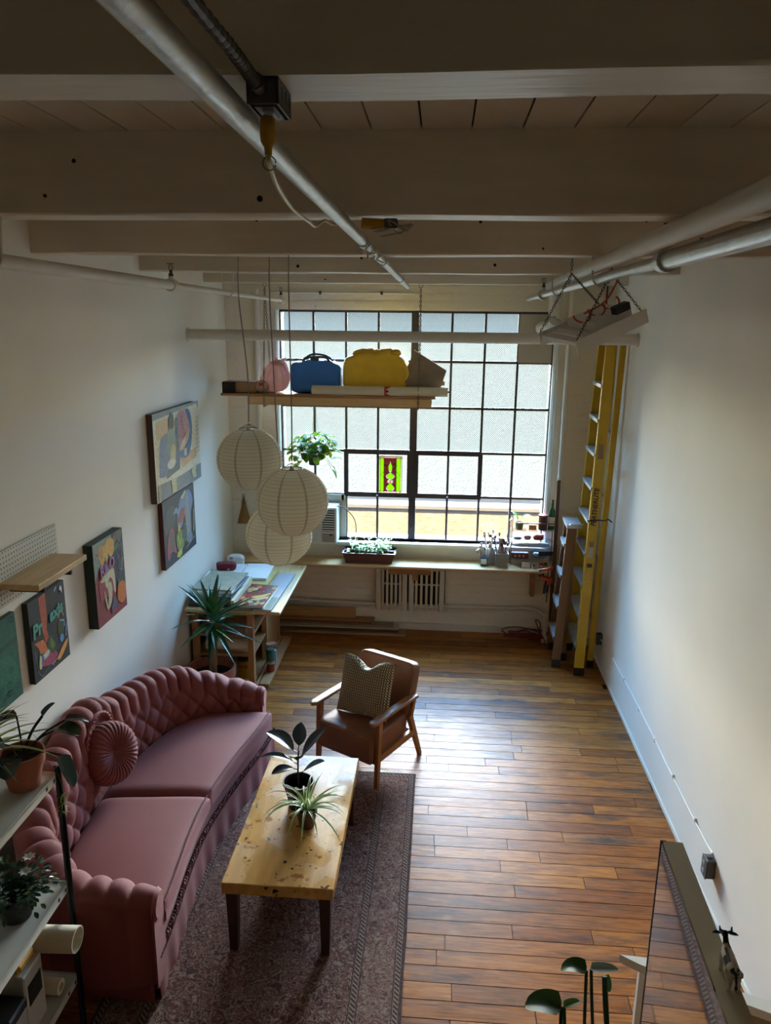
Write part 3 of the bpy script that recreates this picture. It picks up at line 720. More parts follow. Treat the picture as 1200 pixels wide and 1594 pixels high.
# woven cushion leaning on the chair back
def woven():
    m = bpy.data.materials.new('woven_cushion'); m.use_nodes = True; nt = m.node_tree; N = nt.nodes; L = nt.links; b = N['Principled BSDF']; b.inputs['Roughness'].default_value = .95
    tc = N.new('ShaderNodeTexCoord'); sp = N.new('ShaderNodeSeparateXYZ'); L.new(tc.outputs['Object'], sp.inputs[0])
    def M(op, a, b_=None):
        n = N.new('ShaderNodeMath'); n.operation = op
        for i, s in ((0, a), (1, b_)):
            if s is None: continue
            if hasattr(s, 'links'): L.new(s, n.inputs[i])
            else: n.inputs[i].default_value = s
        return n.outputs[0]
    cu = M('SINE', M('MULTIPLY', sp.outputs[0], 2*pi/.0165)); cv = M('SINE', M('MULTIPLY', sp.outputs[2], 2*pi/.019))
    f = M('GREATER_THAN', M('MULTIPLY', M('ADD', cu, .35), M('ADD', cv, .6)), .05)
    x = N.new('ShaderNodeMixRGB'); L.new(f, x.inputs[0]); x.inputs[1].default_value = S(34, 30, 27); x.inputs[2].default_value = S(208, 190, 154); L.new(x.outputs[0], b.inputs['Base Color'])
    bp = N.new('ShaderNodeBump'); bp.inputs['Strength'].default_value = .6; bp.inputs['Distance'].default_value = .004; L.new(M('MULTIPLY', cu, cv), bp.inputs['Height']); L.new(bp.outputs[0], b.inputs['Normal']); return m
cu = thing('cushion', (-.51, 5.02, .41), 'square black and cream woven cushion propped on the leather armchair', 'cushion', rz=radians(-30))
mm = MB()
def cf(u, v):
    a = u*2-1; c = v*2-1; W = .215
    ed = (1-abs(a)**2.6)*(1-abs(c)**2.6)
    x = a*W*(1-.07*(1-c*c)*0-.05*(1-abs(c)**2)); z = c*W*(1-.05*(1-a*a)); 
    if c > 0: z -= .075*math.exp(-(a/.34)**2)*c**3
    return x, z, ed
for sg in (-1, 1): mm.grid((lambda u, v, sg=sg: Vector((cf(u, v)[0], sg*.075*max(0, cf(u, v)[2])**.5, cf(u, v)[1]+.20)) if sg < 0 else Vector((cf(1-u, v)[0], sg*.075*max(0, cf(1-u, v)[2])**.5, cf(1-u, v)[1]+.20))), 26, 26)
co = mm.build('cover', woven(), cu, smooth=70, world=False); co.rotation_euler = (radians(-17), 0, radians(6)); co.location = (0, .0, .015)
# ---------------------------------------------------------------- pictures on the left wall
def circ(cx, cy, rx, ry=None, n=18, a0=0, a1=2*pi): 
    ry = rx if ry is None else ry; return [(cx+rx*cos(a0+(a1-a0)*k/n), cy+ry*sin(a0+(a1-a0)*k/n)) for k in range(n)]
def smoothpoly(pts, n=5): return [(p.x, p.y) for p in catmull([(x, y, 0) for x, y in pts], n, True)]
def picture(name, y0, y1, z0, z1, depth, side, label, shapes, outline=None, board=None):
    """a canvas on the left wall; shapes are painted patches in u (towards the window) and v (up)"""
    root = thing(name, (XL, (y0+y1)/2, z0), label, 'painting', 'paintings on the left wall'); w, h = y1-y0, z1-z0; X = XL+depth
    ol = outline or [(0, 0), (1, 0), (1, 1), (0, 1)]
    M = Matrix(((0, 0, 1, 0), (w, 0, 0, y0), (0, h, 0, z0), (0, 0, 0, 1)))
    MB().prism(ol, XL+.004, X, M).build('stretcher', side, root)
    m = MB(); lay = X+.0004
    for col, poly in shapes:
        lay += .00025; poly = [(max(0, min(1, u)), max(0, min(1, v))) for u, v in poly]
        m.add([M @ Vector((u, v, lay)) for u, v in poly], [tuple(range(len(poly)))], S(*col))
    m.build('painted_face', M_print, root); return root
def band(pts, w):
    """a brush stroke polygon along pts"""
    P = [Vector((x, y, 0)) for x, y in pts]; L_, R_ = [], []
    for i, p in enumerate(P):
        d = (P[min(i+1, len(P)-1)]-P[max(i-1, 0)]).normalized(); n = Vector((-d.y, d.x, 0)); L_.append((p+n*w/2)); R_.append((p-n*w/2))
    return [(p.x, p.y) for p in L_+R_[::-1]]
full = [(0, 0), (1, 0), (1, 1), (0, 1)]
rc = random.Random(3)
round_r = [(0, 0), (.9, 0)]+circ(.93, .055, .07, .055, 5, -pi/2, 0)+[(1, .1), (1, .19), (.985, .2), (.985, .88)]+circ(.93, .93, .055, .07, 5, 0, pi/2)+[(.88, 1), (0, 1)]
shA = [((226, 218, 190), full), ((150, 152, 146), [(0, .93), (.95, .97), (1, .9), (1, 1), (0, 1)]), ((140, 142, 138), [(.03, 0), (1, 0), (1, .19), (.5, .17), (.03, .2)]), ((222, 190, 140), [(.05, .7), (.35, .7), (.35, .92), (.05, .9)]), ((214, 176, 130), [(.55, .25), (.9, .3), (.9, .42), (.5, .4)]),
  ((132, 146, 168), smoothpoly([(.08, .35), (.12, .68), (.3, .74), (.46, .7), (.5, .4), (.4, .26), (.1, .27)])), ((150, 166, 150), smoothpoly([(.26, .5), (.28, .75), (.4, .77), (.46, .6), (.42, .45)])), ((206, 196, 150), smoothpoly([(.3, .35), (.33, .56), (.42, .56), (.4, .35)])), ((112, 118, 112), [(.2, .22), (.5, .26), (.5, .36), (.24, .3)]), ((222, 222, 208), circ(.32, .37, .09, .06)),
  ((204, 150, 150), smoothpoly([(.5, .5), (.5, .9), (.66, .93), (.74, .8), (.7, .6)])), ((78, 118, 168), smoothpoly([(.68, .36), (.78, .5), (.82, .7), (.78, .9), (.68, .94), (.76, .75), (.74, .6), (.62, .48), (.52, .46), (.52, .4)])), ((176, 60, 44), [(.6, .58), (.66, .68), (.68, .6), (.63, .55)]), ((232, 222, 196), [(.5, .48), (.62, .52), (.7, .66), (.56, .56)]), ((116, 128, 140), [(.45, .3), (.5, .3), (.5, .88), (.45, .88)]), ((200, 190, 150), [(.6, .38), (.66, .38), (.67, .48), (.6, .47)]),
  ((206, 196, 150), [(.3, .02), (.4, .02), (.4, .14), (.43, .18), (.28, .18), (.3, .14)]), ((206, 196, 150), [(.78, .05), (.86, .05), (.86, .14), (.9, .19), (.75, .18)]), ((190, 178, 140), [(.03, .0), (.07, 0), (.07, .2), (.03, .2)]), ((96, 104, 84), smoothpoly([(.3, .8), (.34, .95), (.4, .93), (.4, .78)]))]
for k in range(9): shA.append(((104, 96, 80), band([(.9, .35+k*.055), (.96, .37+k*.055)], .008)))
for k in range(7): shA.append(((118, 78, 96), band(smoothpoly([(.56+.03*sin(k), .6+k*.045), (.6+.03*sin(k), .61+k*.045), (.58, .64+k*.045)], 3), .006)))
picture('painting', 5.46, 6.54, 1.845, 2.52, .05, mat('brown_edge', S(84, 66, 56), .7), 'large cream painting with blue-grey bottle shapes, topmost on the left wall', shA, round_r)
shB = [((66, 66, 62), full), ((84, 84, 78), smoothpoly([(.05, .5), (.1, .8), (.3, .85), (.35, .6)])), ((46, 54, 66), [(0, 0), (1, 0), (1, .12), (0, .3)]), ((124, 138, 164), smoothpoly([(.42, .5), (.5, .85), (.66, .95), (.85, .93), (.94, .75), (.86, .55), (.84, .25), (.7, .25), (.66, .6), (.55, .45)])), ((150, 150, 140), smoothpoly([(.68, .3), (.7, .85), (.8, .85), (.82, .3)])), ((128, 138, 150), circ(.78, .2, .1, .08)), ((130, 146, 166), smoothpoly([(.3, .72), (.38, .8), (.46, .74), (.44, .6), (.4, .5), (.42, .7)])), ((196, 190, 120), [(.55, .9), (.7, .98), (.72, .93), (.6, .86)]),
  ((168, 96, 70), smoothpoly([(.44, .55), (.56, .72), (.64, .7), (.62, .55)])), ((206, 184, 76), [(.4, .33), (.48, .36), (.48, .56), (.42, .5)]), ((164, 84, 96), smoothpoly([(.06, .2), (.1, .42), (.2, .55), (.28, .5), (.3, .3), (.34, .12), (.2, .2), (.1, .1)])), ((96, 108, 84), smoothpoly([(.16, .3), (.2, .5), (.28, .4), (.25, .2)])), ((130, 146, 64), smoothpoly([(.36, .2), (.36, .38), (.52, .42), (.6, .3), (.56, .14), (.44, .12)])), ((182, 190, 80), band([(.4, .36), (.46, .2), (.54, .36)], .03)), ((186, 190, 74), [(.33, .06), (.42, .02), (.5, .05), (.5, .14), (.36, .12)]), ((190, 186, 90), [(.62, .2), (.67, .22), (.66, .32), (.61, .28)]), ((84, 98, 88), smoothpoly([(.52, .3), (.6, .5), (.68, .4), (.66, .22)])), ((204, 190, 120), band([(.64, .07), (.92, .16)], .012)), ((196, 190, 110), band([(.92, .25), (.95, .6)], .02))]
picture('painting', 5.58, 6.34, 1.28, 1.83, .04, mat('red_edge', S(90, 40, 40), .7), 'dark grey painting with pink and green leaves, below the large cream painting', shB)
shC = [((128, 44, 50), full), ((134, 150, 140), [(0, .55), (.12, .68), (.62, .78), (.62, 1), (0, 1)]), ((58, 60, 70), [(.66, .3), (1, .32), (1, 1), (.62, 1)]), ((106, 104, 92), smoothpoly([(.7, .86), (.7, .98), (.96, .98), (.9, .84), (.8, .9)])), ((70, 110, 86), [(.45, .72), (.85, .8), (.85, .86), (.5, .82)]), ((216, 168, 84), smoothpoly([(.14, .86), (.2, .94), (.36, .92), (.5, .97), (.68, .92), (.66, .78), (.54, .74), (.48, .8), (.42, .7), (.36, .78), (.28, .68), (.2, .76)])), ((180, 140, 110), smoothpoly([(.18, .86), (.24, .92), (.3, .86), (.26, .78)])), ((222, 180, 100), band([(.4, .9), (.44, .76)], .02)),
  ((150, 56, 70), [(.1, .5), (.16, .66), (.62, .74), (.66, .3), (.12, .3)]), ((160, 120, 170), smoothpoly([(.2, .4), (.2, .58), (.0, .5)]) and [(.0, .5), (.02, .5), (.02, .52)]),
  ((190, 180, 152), smoothpoly([(.16, .52), (.3, .5), (.4, .56), (.5, .62), (.46, .66), (.34, .6), (.2, .55)])), ((196, 188, 160), smoothpoly([(.3, .5), (.36, .4), (.44, .5), (.54, .46), (.58, .3), (.62, .3), (.62, .55), (.5, .6)])), ((188, 178, 150), smoothpoly([(.34, .15), (.38, .3), (.36, .42), (.46, .46), (.52, .36), (.46, .2)])), ((180, 170, 146), smoothpoly([(.24, .4), (.3, .3), (.34, .14), (.28, .2)])), ((84, 72, 100), smoothpoly([(.46, .16), (.58, .24), (.66, .14), (.56, .08), (.44, .08)])), ((198, 110, 44), smoothpoly([(.68, .16), (.7, .32), (.84, .36), (.96, .3), (.96, .14), (.84, .08)])), ((70, 120, 72), [(.7, .34), (.74, .42), (.8, .36)]), ((180, 60, 50), [(.42, .06), (.58, .1), (.6, .06)])]
for k in range(16): shC.append(((150, 150, 150), band([(.72+.22*rc.random(), .45+.4*rc.random())]*1+[(.74+.22*rc.random(), .45+.4*rc.random())], .005)))
pc = picture('painting', 4.32, 4.76, 1.31, 1.855, .065, mat('dark_green_edge', S(20, 44, 34), .6), 'red painting with tall yellow shapes, pumpkin and cream figures on the left wall', shC)
text_obj('lettering', 'RiLO', .10, mat('lilac_print', S(158, 118, 168), .6), pc, (XL+.072, 4.495, 1.665), (0, 1, 0.12), (0, -.12, 1), bold=.003)
shD = [((40, 44, 48), full), ((178, 86, 58), [(.28, .98), (.46, 1), (.46, .7), (.42, .55), (.46, .42), (.36, .38), (.3, .6)]), ((204, 112, 66), [(.07, .48), (.3, .46), (.44, .28), (.2, .3), (.16, .4)]), ((160, 66, 96), smoothpoly([(.2, .16), (.34, .24), (.48, .28), (.6, .2), (.66, .12), (.5, .08), (.36, .1)])), ((70, 110, 170), [(.22, .28), (.28, .28), (.28, .2), (.22, .16)]), ((196, 190, 180), [(.26, .28), (.5, .3), (.4, .22), (.28, .2)]), ((60, 78, 46), smoothpoly([(.36, .38), (.5, .44), (.56, .36), (.62, .28), (.54, .2), (.46, .24)])), ((96, 120, 50), smoothpoly([(.46, .36), (.52, .4), (.58, .3), (.52, .26)])), ((56, 72, 42), smoothpoly([(.7, .4), (.74, .52), (.86, .48), (.88, .36), (.78, .34)])), ((90, 140, 190), circ(.8, .3, .06, .05)), ((110, 130, 190), [(.9, .3), (.96, .46), (.98, .42), (.93, .28)]), ((214, 146, 66), band([(.74, .58), (.84, .68), (.9, .56)], .02)), ((130, 170, 190), band([(.78, .54), (.9, .5), (.9, .42)], .025)), ((220, 150, 60), smoothpoly([(.62, .1), (.8, .2), (.95, .24), (.9, .16), (.7, .06)])), ((200, 205, 205), smoothpoly([(.84, .92), (.88, .96), (.92, .92), (.9, .86), (.88, .9)])), ((190, 196, 196), band([(.7, .94), (.76, .98)], .02)), ((110, 140, 130), band([(.05, .4), (.1, .1), (.18, .03), (.36, .08)], .008)), ((206, 190, 150), smoothpoly([(.12, .16), (.16, .3), (.2, .26), (.18, .14)]))]
for k in range(5): shD.append(((212, 190, 170), circ(.48+k*.05, .075+k*.012, .016, .014, 8)))
pd = picture('painting', 3.605, 3.995, 1.29, 1.75, .035, mat('black_edge', S(26, 28, 30), .6), 'black painting lettered Praxis with orange legs and pink foot on the left wall', shD)
text_obj('lettering', 'Pr', .105, mat('teal_print', S(84, 160, 148), .6), pd, (XL+.0405, 3.665, 1.575), (0, 1, .12), (0, -.1, 1), shear=.15, bold=.004)
text_obj('lettering', 'axis', .095, mat('teal_print', S(84, 160, 148), .6), pd, (XL+.0405, 3.875, 1.605), (0, 1, .12), (0, -.1, 1), shear=.15, bold=.004)
shE = [((28, 92, 74), full), ((22, 76, 62), [(0, .6), (1, .66), (1, .72), (0, .66)]), ((36, 108, 86), smoothpoly([(.2, .2), (.3, .5), (.8, .55), (.9, .2)]))]
for k in range(14):
    u = .2+.75*rc.random(); v = .1+.85*rc.random(); shE.append(((16, 58, 50), band(smoothpoly([(u, v), (u+.06, v+.03), (u+.1, v), (u+.05, v-.03)], 3), .012)))
pe = picture('painting', 3.08, 3.49, 1.30, 1.755, .03, mat('green_edge', S(20, 70, 56), .6), 'teal green painting at the left edge beside the black lettered painting', shE)

# pegboard and the plank shelf in front of it
def peg_mat():
    m = bpy.data.materials.new('pegboard'); m.use_nodes = True; nt = m.node_tree; N = nt.nodes; L = nt.links; b = N['Principled BSDF']; b.inputs['Roughness'].default_value = .6
    tc = N.new('ShaderNodeTexCoord'); sp = N.new('ShaderNodeSeparateXYZ'); L.new(tc.outputs['Object'], sp.inputs[0])
    def M(op, a, c=None):
        n = N.new('ShaderNodeMath'); n.operation = op
        for i, s in ((0, a), (1, c)):
            if s is None: continue
            if hasattr(s, 'links'): L.new(s, n.inputs[i])
            else: n.inputs[i].default_value = s
        return n.outputs[0]
    def cell(s): return M('POWER', M('SUBTRACT', M('FRACT', M('DIVIDE', s, .0254)), .5), 2.0)
    d = M('LESS_THAN', M('ADD', cell(sp.outputs[1]), cell(sp.outputs[2])), .03)
    x = N.new('ShaderNodeMixRGB'); L.new(d, x.inputs[0]); x.inputs[1].default_value = S(208, 204, 192); x.inputs[2].default_value = S(40, 36, 32); L.new(x.outputs[0], b.inputs['Base Color']); return m
pg = MB().box((XL+.012, 2.6, 1.80), (XL+.018, 4.0, 2.08)).box((XL+.0, 2.62, 1.83), (XL+.012, 3.98, 1.85)).box((XL+.0, 2.62, 2.03), (XL+.012, 3.98, 2.05)).build('pegboard', peg_mat()); tag(pg, 'white perforated pegboard screwed to the left wall behind the plank shelf', 'pegboard')
sh = thing('wall_shelf', (XL+.02, 3.4, 1.9), 'short pine plank shelf fixed across the pegboard', 'shelf')
MB().box((XL+.019, 3.40, 1.90), (-1.935, 3.92, 1.932), ch=.003).build('plank', M_pineY, sh)
for y in (3.5, 3.78): MB().box((XL+.019, y-.008, 1.86), (-1.96, y+.008, 1.90)).build('bracket', M_black, sh)

# ---------------------------------------------------------------- work table along the left wall
M_frame = mat('table_frame_wood', S(168, 126, 82), .55, var=(9, .16), stretch=(4, 4, .5))
wt = thing('work_table', (-1.72, 6.65, 0), 'pine work table with open shelves, topped by books and canvases, in the left corner', 'table')
WTZ = .80
MB().box((XL+.02, 5.99, WTZ-.03), (-1.31, 7.30, WTZ), ch=.006).build('tabletop', M_pineY, wt)
MB().box((-2.10, 6.13, WTZ-.10), (-1.585, 6.155, WTZ-.03)).box((-1.61, 6.13, WTZ-.10), (-1.585, 7.2, WTZ-.03)).build('apron', M_frame, wt)
for x, y in ((-1.605, 6.15), (-2.1, 6.15), (-1.605, 7.18), (-2.1, 7.18), (-1.605, 6.66)): MB().box((x-.025, y-.03, 0), (x+.025, y+.03, WTZ-.03)).build('post', M_frame, wt)
for z in (.52, .335, .07): MB().box((-2.12, 6.13, z-.02), (-1.59, 7.2, z)).build('shelf_board', M_frame, wt)
MB().box((-1.575, 6.12, .0), (-1.55, 7.22, .06)).build('bottom_rail', M_frame, wt)
MB().box((-1.60, 6.7, .08), (-1.583, 7.15, .70)).build('door_panel', M_oldwood, wt)
MB().box((-2.125, 6.15, .0), (-2.11, 7.2, .77)).build('back_panel', mat('dark_ply', S(70, 52, 36), .8), wt)
def slab(name, x0, x1, y0, y1, z0, z1, m, label, cat, rz=0, group=None, parts=None):
    r = thing(name, ((x0+x1)/2, (y0+y1)/2, z0), label, cat, group, rz=radians(rz)); hx, hy = (x1-x0)/2, (y1-y0)/2
    MB().box((-hx, -hy, 0), (hx, hy, z1-z0), ch=min(.002, (z1-z0)*.2)).build('body', m, r, world=False)
    return r
def book(x0, x1, y0, y1, z0, z1, cover, label, rz=0, group='books and boards on the work table', spine='x'):
    r = thing('book', ((x0+x1)/2, (y0+y1)/2, z0), label, 'book', group, rz=radians(rz)); hx, hy, h = (x1-x0)/2, (y1-y0)/2, z1-z0
    MB().box((-hx, -hy, 0), (hx, hy, .003)).box((-hx, -hy, h-.003), (hx, hy, h)).box((-hx, -hy, 0), (-hx+.004, hy, h)).build('cover', cover, r, world=False)
    MB().box((-hx+.004, -hy+.004, .003), (hx-.005, hy-.004, h-.003)).build('pages', M_paper, r, world=False); return r
T0 = WTZ+.0006
gry = mat('grey_cover', S(150, 148, 150), .5, var=(3, .05))
gb = book(-1.535, -1.375, 5.995, 6.97, T0, T0+.018, gry, 'long grey book with green back edge along the work table front', rz=-1.5)
g2 = MB(); g2.box((-.076, -.48, .0181), (.076, -.18, .0186)); g2.build('green_print', mat('green_cover', S(44, 96, 84), .5, var=(12, .3)), gb, world=False)
MB().box((.0805, -.48, .002), (.0815, .48, .016)).build('spine_strip', mat('teal_spine', S(40, 90, 120), .5, var=(20, .4)), gb, world=False)
book(-1.715, -1.56, 6.01, 6.56, T0, T0+.018, mat('navy_cover', S(40, 48, 66), .5), 'thin navy book lying under the fruit picture book')
fb = book(-1.70, -1.445, 6.015, 6.55, T0+.0186, T0+.040, mat('cream_cover', S(214, 204, 180), .4), 'picture book with a red fruit and banana cover on the work table', rz=-2)
m = MB(); hx, hy = .1265, .2665; rf = random.Random(5)
def dotf(cx, cy, rx, ry, col): 
    global _l; _l += .00006; m.add([(x, y, _l) for x, y in circ(cx, cy, rx, ry, 12)], [tuple(range(12))], S(*col))
_l = .0226; m.add([(-hx, -hy, .0224), (hx, -hy, .0224), (hx, hy, .0224), (-hx, hy, .0224)], [(0, 1, 2, 3)], S(120, 70, 58))
for i in range(60):
    cx, cy = rf.uniform(-.11, .11), rf.uniform(-.24, .24); dotf(cx, cy, .022, .036, rf.choice(((150, 48, 44), (176, 66, 56), (190, 160, 110), (96, 62, 66), (206, 150, 90), (84, 88, 110), (196, 190, 150))))
_l += .0002; m.add([(x, y, _l) for x, y in smoothpoly([(-.03, -.08), (.03, -.09), (.09, -.02), (.11, .06), (.05, .0), (-.02, -.04)])], [tuple(range(30))], S(216, 186, 110)); m.add([(x, y, _l+.0001) for x, y in smoothpoly([(-.02, -.14), (.04, -.14), (.10, -.08), (.115, -.03), (.05, -.08), (-.01, -.11)])], [tuple(range(30))], S(206, 190, 140))
m.build('fruit_print', M_gloss, fb, world=False)
slab('painted_panel', -1.72, -1.55, 6.62, 7.06, T0, T0+.02, mat('ochre_panel', S(188, 164, 96), .6, var=(6, .1)), 'ochre panel half hidden under the white board on the work table', 'panel', rz=-2)
slab('blank_board', -1.86, -1.60, 6.72, 7.16, T0+.021, T0+.045, M_paper, 'blank white board lying on the work table under the paper lanterns', 'board', rz=2)
slab('paper_pile', -2.12, -1.87, 6.78, 7.10, T0, T0+.055, mat('paper_pile', S(222, 222, 224), .7, var=(30, .06)), 'pile of white papers under the red pouch on the work table', 'papers')
slab('portfolio', -2.12, -1.74, 6.05, 6.68, T0, T0+.03, mat('dark_book', S(62, 52, 44), .6), 'thick dark brown portfolio, lowest in the pile by the yucca', 'portfolio')
slab('sketchbook', -2.10, -1.76, 6.08, 6.66, T0+.0305, T0+.055, mat('tan_book', S(150, 124, 88), .6), 'tan sketchbook in the middle of the pile by the yucca', 'book', rz=1)
slab('sketchbook', -2.11, -1.75, 6.10, 6.67, T0+.0555, T0+.085, mat('blue_grey_book', S(120, 130, 140), .6), 'blue-grey sketchbook in the pile just under the white folder', 'book', rz=-2)
slab('folder', -2.12, -1.78, 6.14, 6.70, T0+.0855, T0+.108, M_paper, 'white folder in the pile under the stone-coloured board', 'folder', rz=3)
slab('stone_board', -2.11, -1.755, 6.16, 6.66, T0+.1085, T0+.122, mat('stone_board', S(160, 156, 134), .7, var=(14, .16)), 'speckled stone-coloured board on top of the pile by the yucca', 'board', rz=-3)
slab('paper_pile', -1.742, -1.715, 6.03, 6.68, T0, T0+.075, M_cream, 'narrow cream stack of papers between the pile and the fruit book', 'papers', rz=0)
rp = thing('pouch', (-2.03, 6.92, T0+.056), 'dark red cloth pouch on the white papers', 'pouch'); m = MB(); blob(m, (-2.03, 6.92, T0+.09), (.10, .055, .034), (.5, .6), .16, 18, 3, flat=T0+.0562); m.build('body', mat('red_cloth', S(120, 26, 40), .7, bump=(40, .3)), rp, smooth=60)
MB().box((-2.0, 6.855, T0+.07), (-1.98, 6.863, T0+.082)).build('tag', M_paper, rp)
cp = thing('cap', (-2.02, 7.23, T0), 'white folded cap at the back of the work table', 'cap'); m = MB(); blob(m, (-2.02, 7.235, T0+.055), (.085, .06, .055), (.7, .8), .06, 14, 9, flat=T0+.0005); m.build('crown', M_paper, cp, smooth=60)
MB().tube(catmull([(-2.10, 7.16, T0+.05), (-2.09, 7.12, T0+.015), (-2.0, 7.10, T0+.01), (-1.93, 7.13, T0+.02), (-1.925, 7.19, T0+.055)], 8), .008, 6).build('strap', M_paper, cp, smooth=60)
text_obj('badge', 'TY', .03, M_black, cp, (-2.045, 7.155, T0+.088), (1, 0, 0), (0, .5, .85), bold=.001)
# things on the table's shelves
m = MB(); m.tube([(-2.02, 6.2, .40), (-1.64, 6.2, .40)], .052, 20); o = m.build('paper_roll', M_cream, smooth=50); tag(o, 'thick cream paper roll on the middle shelf of the work table', 'roll'); o['group'] = 'rolls stored in the work table'
m = MB(); m.tube([(-2.02, 6.2, .545), (-1.66, 6.18, .545)], .022, 12); o = m.build('paper_roll', M_cardboard, smooth=50); tag(o, 'thin dark cardboard tube on the upper shelf of the work table', 'tube')
def can(x, y, z, r, h, body, lid, label, name='paint_can', cat='can'):
    c = thing(name, (x, y, z), label, cat); MB().lathe([(r, 0), (r, h)], (x, y, z), 24).build('body', body, c, smooth=40); MB().lathe([(r*1.03, h-.004), (r*1.03, h+.006), (r*.9, h+.006), (r*.88, h+.001)], (x, y, z), 24).build('lid', lid, c, smooth=40); return c
cn = can(-1.70, 6.27, .0705, .068, .165, mat('yellow_tin', S(176, 140, 44), .35), mat('dark_lid', S(48, 42, 40), .4, metal=.5), 'yellow tin with red lettering on the lowest shelf of the work table')
text_obj('lettering', 'm-it', .05, mat('red_print', S(150, 40, 30), .5), cn, (-1.70, 6.2005, .185), (1, 0, 0), (0, 0, 1), bold=.002)
can(-1.87, 6.3, .0705, .055, .12, mat('grey_tin', S(70, 68, 66), .4), mat('dark_lid', S(48, 42, 40), .4), 'small dark tin behind the yellow tin in the work table')
def jar(x, y, z, r, h, layers, label):
    c = thing('jar', (x, y, z), label, 'jar', 'glass jars in the work table'); MB().lathe([(r*.95, 0), (r, .01), (r, h*.86), (r*.85, h*.95), (r*.85, h)], (x, y, z), 20).build('glass', M_dusty, c, smooth=50)
    zz = .006
    for col, f in layers: MB().lathe([(r*.93, zz), (r*.93, zz+h*f)], (x, y, z), 20).build('contents', mat('c%d_%d_%d' % col, S(*col), .7, var=(60, .4)), c, smooth=40); zz += h*f
    MB().lathe([(r*.92, h-.005), (r*.92, h+.02)], (x, y, z), 20).build('lid', mat('cork', S(150, 110, 80), .7), c, smooth=40); return c
jar(-1.498, 6.40, .0605, .04, .25, [((160, 58, 46), .28), ((190, 190, 186), .1), ((40, 110, 104), .45)], 'tall jar with red and teal contents on the work table ledge')
jar(-1.498, 6.53, .0605, .034, .2, [((176, 184, 190), .7)], 'smaller jar with pale contents behind the red and teal jar')
MB_ = MB().box((-1.54, 6.13, .035), (-1.455, 7.2, .06)).box((-1.54, 6.13, 0), (-1.515, 7.2, .036)).build('ledge', M_frame, wt)

# ---------------------------------------------------------------- long bench under the window
bench = thing('bench', (-.4, 7.5, 0), 'long pine bench board running under the window over the radiator', 'bench')
BZ = .80
MB().box((XL+.03, 7.345, BZ-.024), (1.13, 7.6395, BZ), ch=.004).build('board', M_pine, bench)
for x in (-1.9, 1.0): MB().box((x-.02, 7.56, .45), (x+.02, YB-.013, BZ-.024)).build('bracket', M_oldwood, bench)
MB().box((-.49, 7.40, BZ-.10), (-.06, 7.42, BZ-.025)).box((-.24, 7.39, BZ-.16), (-.18, 7.41, BZ-.025)).build('cleat', M_oldwood, bench)
B0 = BZ+.0006
def planter(y0, y1, z, label, seed):
    p = thing('planter_box', (-.69, (y0+y1)/2, z), label, 'planter', 'herb planters on the bench'); cx, cy = -.69, (y0+y1)/2; hx, hy = .235, (y1-y0)/2*.8; H = .105; tx, ty = .265, (y1-y0)/2
    m = MB(); lo = [(cx-hx, cy-hy), (cx+hx, cy-hy), (cx+hx, cy+hy), (cx-hx, cy+hy)]; hi = [(cx-tx, cy-ty), (cx+tx, cy-ty), (cx+tx, cy+ty), (cx-tx, cy+ty)]; i_ = .008
    hin = [(cx-tx+i_, cy-ty+i_), (cx+tx-i_, cy-ty+i_), (cx+tx-i_, cy+ty-i_), (cx-tx+i_, cy+ty-i_)]
    vs = [(x, y, z) for x, y in lo]+[(x, y, z+H) for x, y in hi]+[(x, y, z+H) for x, y in hin]+[(x, y, z+H-.035) for x, y in hin]
    fs = [(3, 2, 1, 0)]; 
    for a in (0, 4, 8): fs += [(a+k, a+(k+1) % 4, a+4+(k+1) % 4, a+4+k) for k in range(4)]
    m.add(vs, fs); pm = mat('brown_plastic', S(92, 56, 50), .45); m.build('trough', pm, p)
    r = MB(); 
    for k in range(4): a, b = hi[k], hi[(k+1) % 4]; r.bar((a[0], a[1], z+H), (b[0], b[1], z+H), .018, .01)
    r.build('rim', pm, p)
    MB().box((cx-tx+i_, cy-ty+i_, z+H-.037), (cx+tx-i_, cy+ty-i_, z+H-.028)).build('soil', M_soil, p)
    g = MB(); st = MB(); rr = random.Random(seed)
    for k in range(22):
        x = cx+rr.uniform(-.22, .22); y = cy+rr.uniform(-ty*.7, ty*.7); tall = rr.random() < .4; h = rr.uniform(.03, .07)+(rr.uniform(.06, .13) if tall else 0); lean = (rr.uniform(-.2, .2)*h, rr.uniform(-.2, .2)*h)
        st.tube([(x, y, z+H-.03), (x+lean[0], y+lean[1], z+H-.03+h+.03)], .0018, 4)
        for j in range(10 if not tall else 20):
            t = rr.uniform(.35, 1); cc = rr.choice(((64, 120, 16), (90, 148, 20), (48, 96, 14), (108, 160, 26)))
            blade(g, (x+lean[0]*t, y+lean[1]*t, z+H-.03+(h+.03)*t), rr.uniform(0, 6.28), rr.uniform(-.2, .9), rr.uniform(.03, .05) if not tall else rr.uniform(.018, .03), .015 if not tall else .008, .6, 3, 'oval', col=S(*cc))
    s_ = g.build('herb_leaves', M_leaf, p, smooth=60); tag(s_, kind='stuff'); tag(st.build('herb_stems', mat('stem', S(84, 110, 50), .6), p), kind='stuff')
planter(7.405, 7.512, B0, 'brown plastic trough of green herbs at the front of the bench', 11)
planter(7.53, 7.635, B0, 'brown plastic herb trough behind the front one, against the sill', 12)
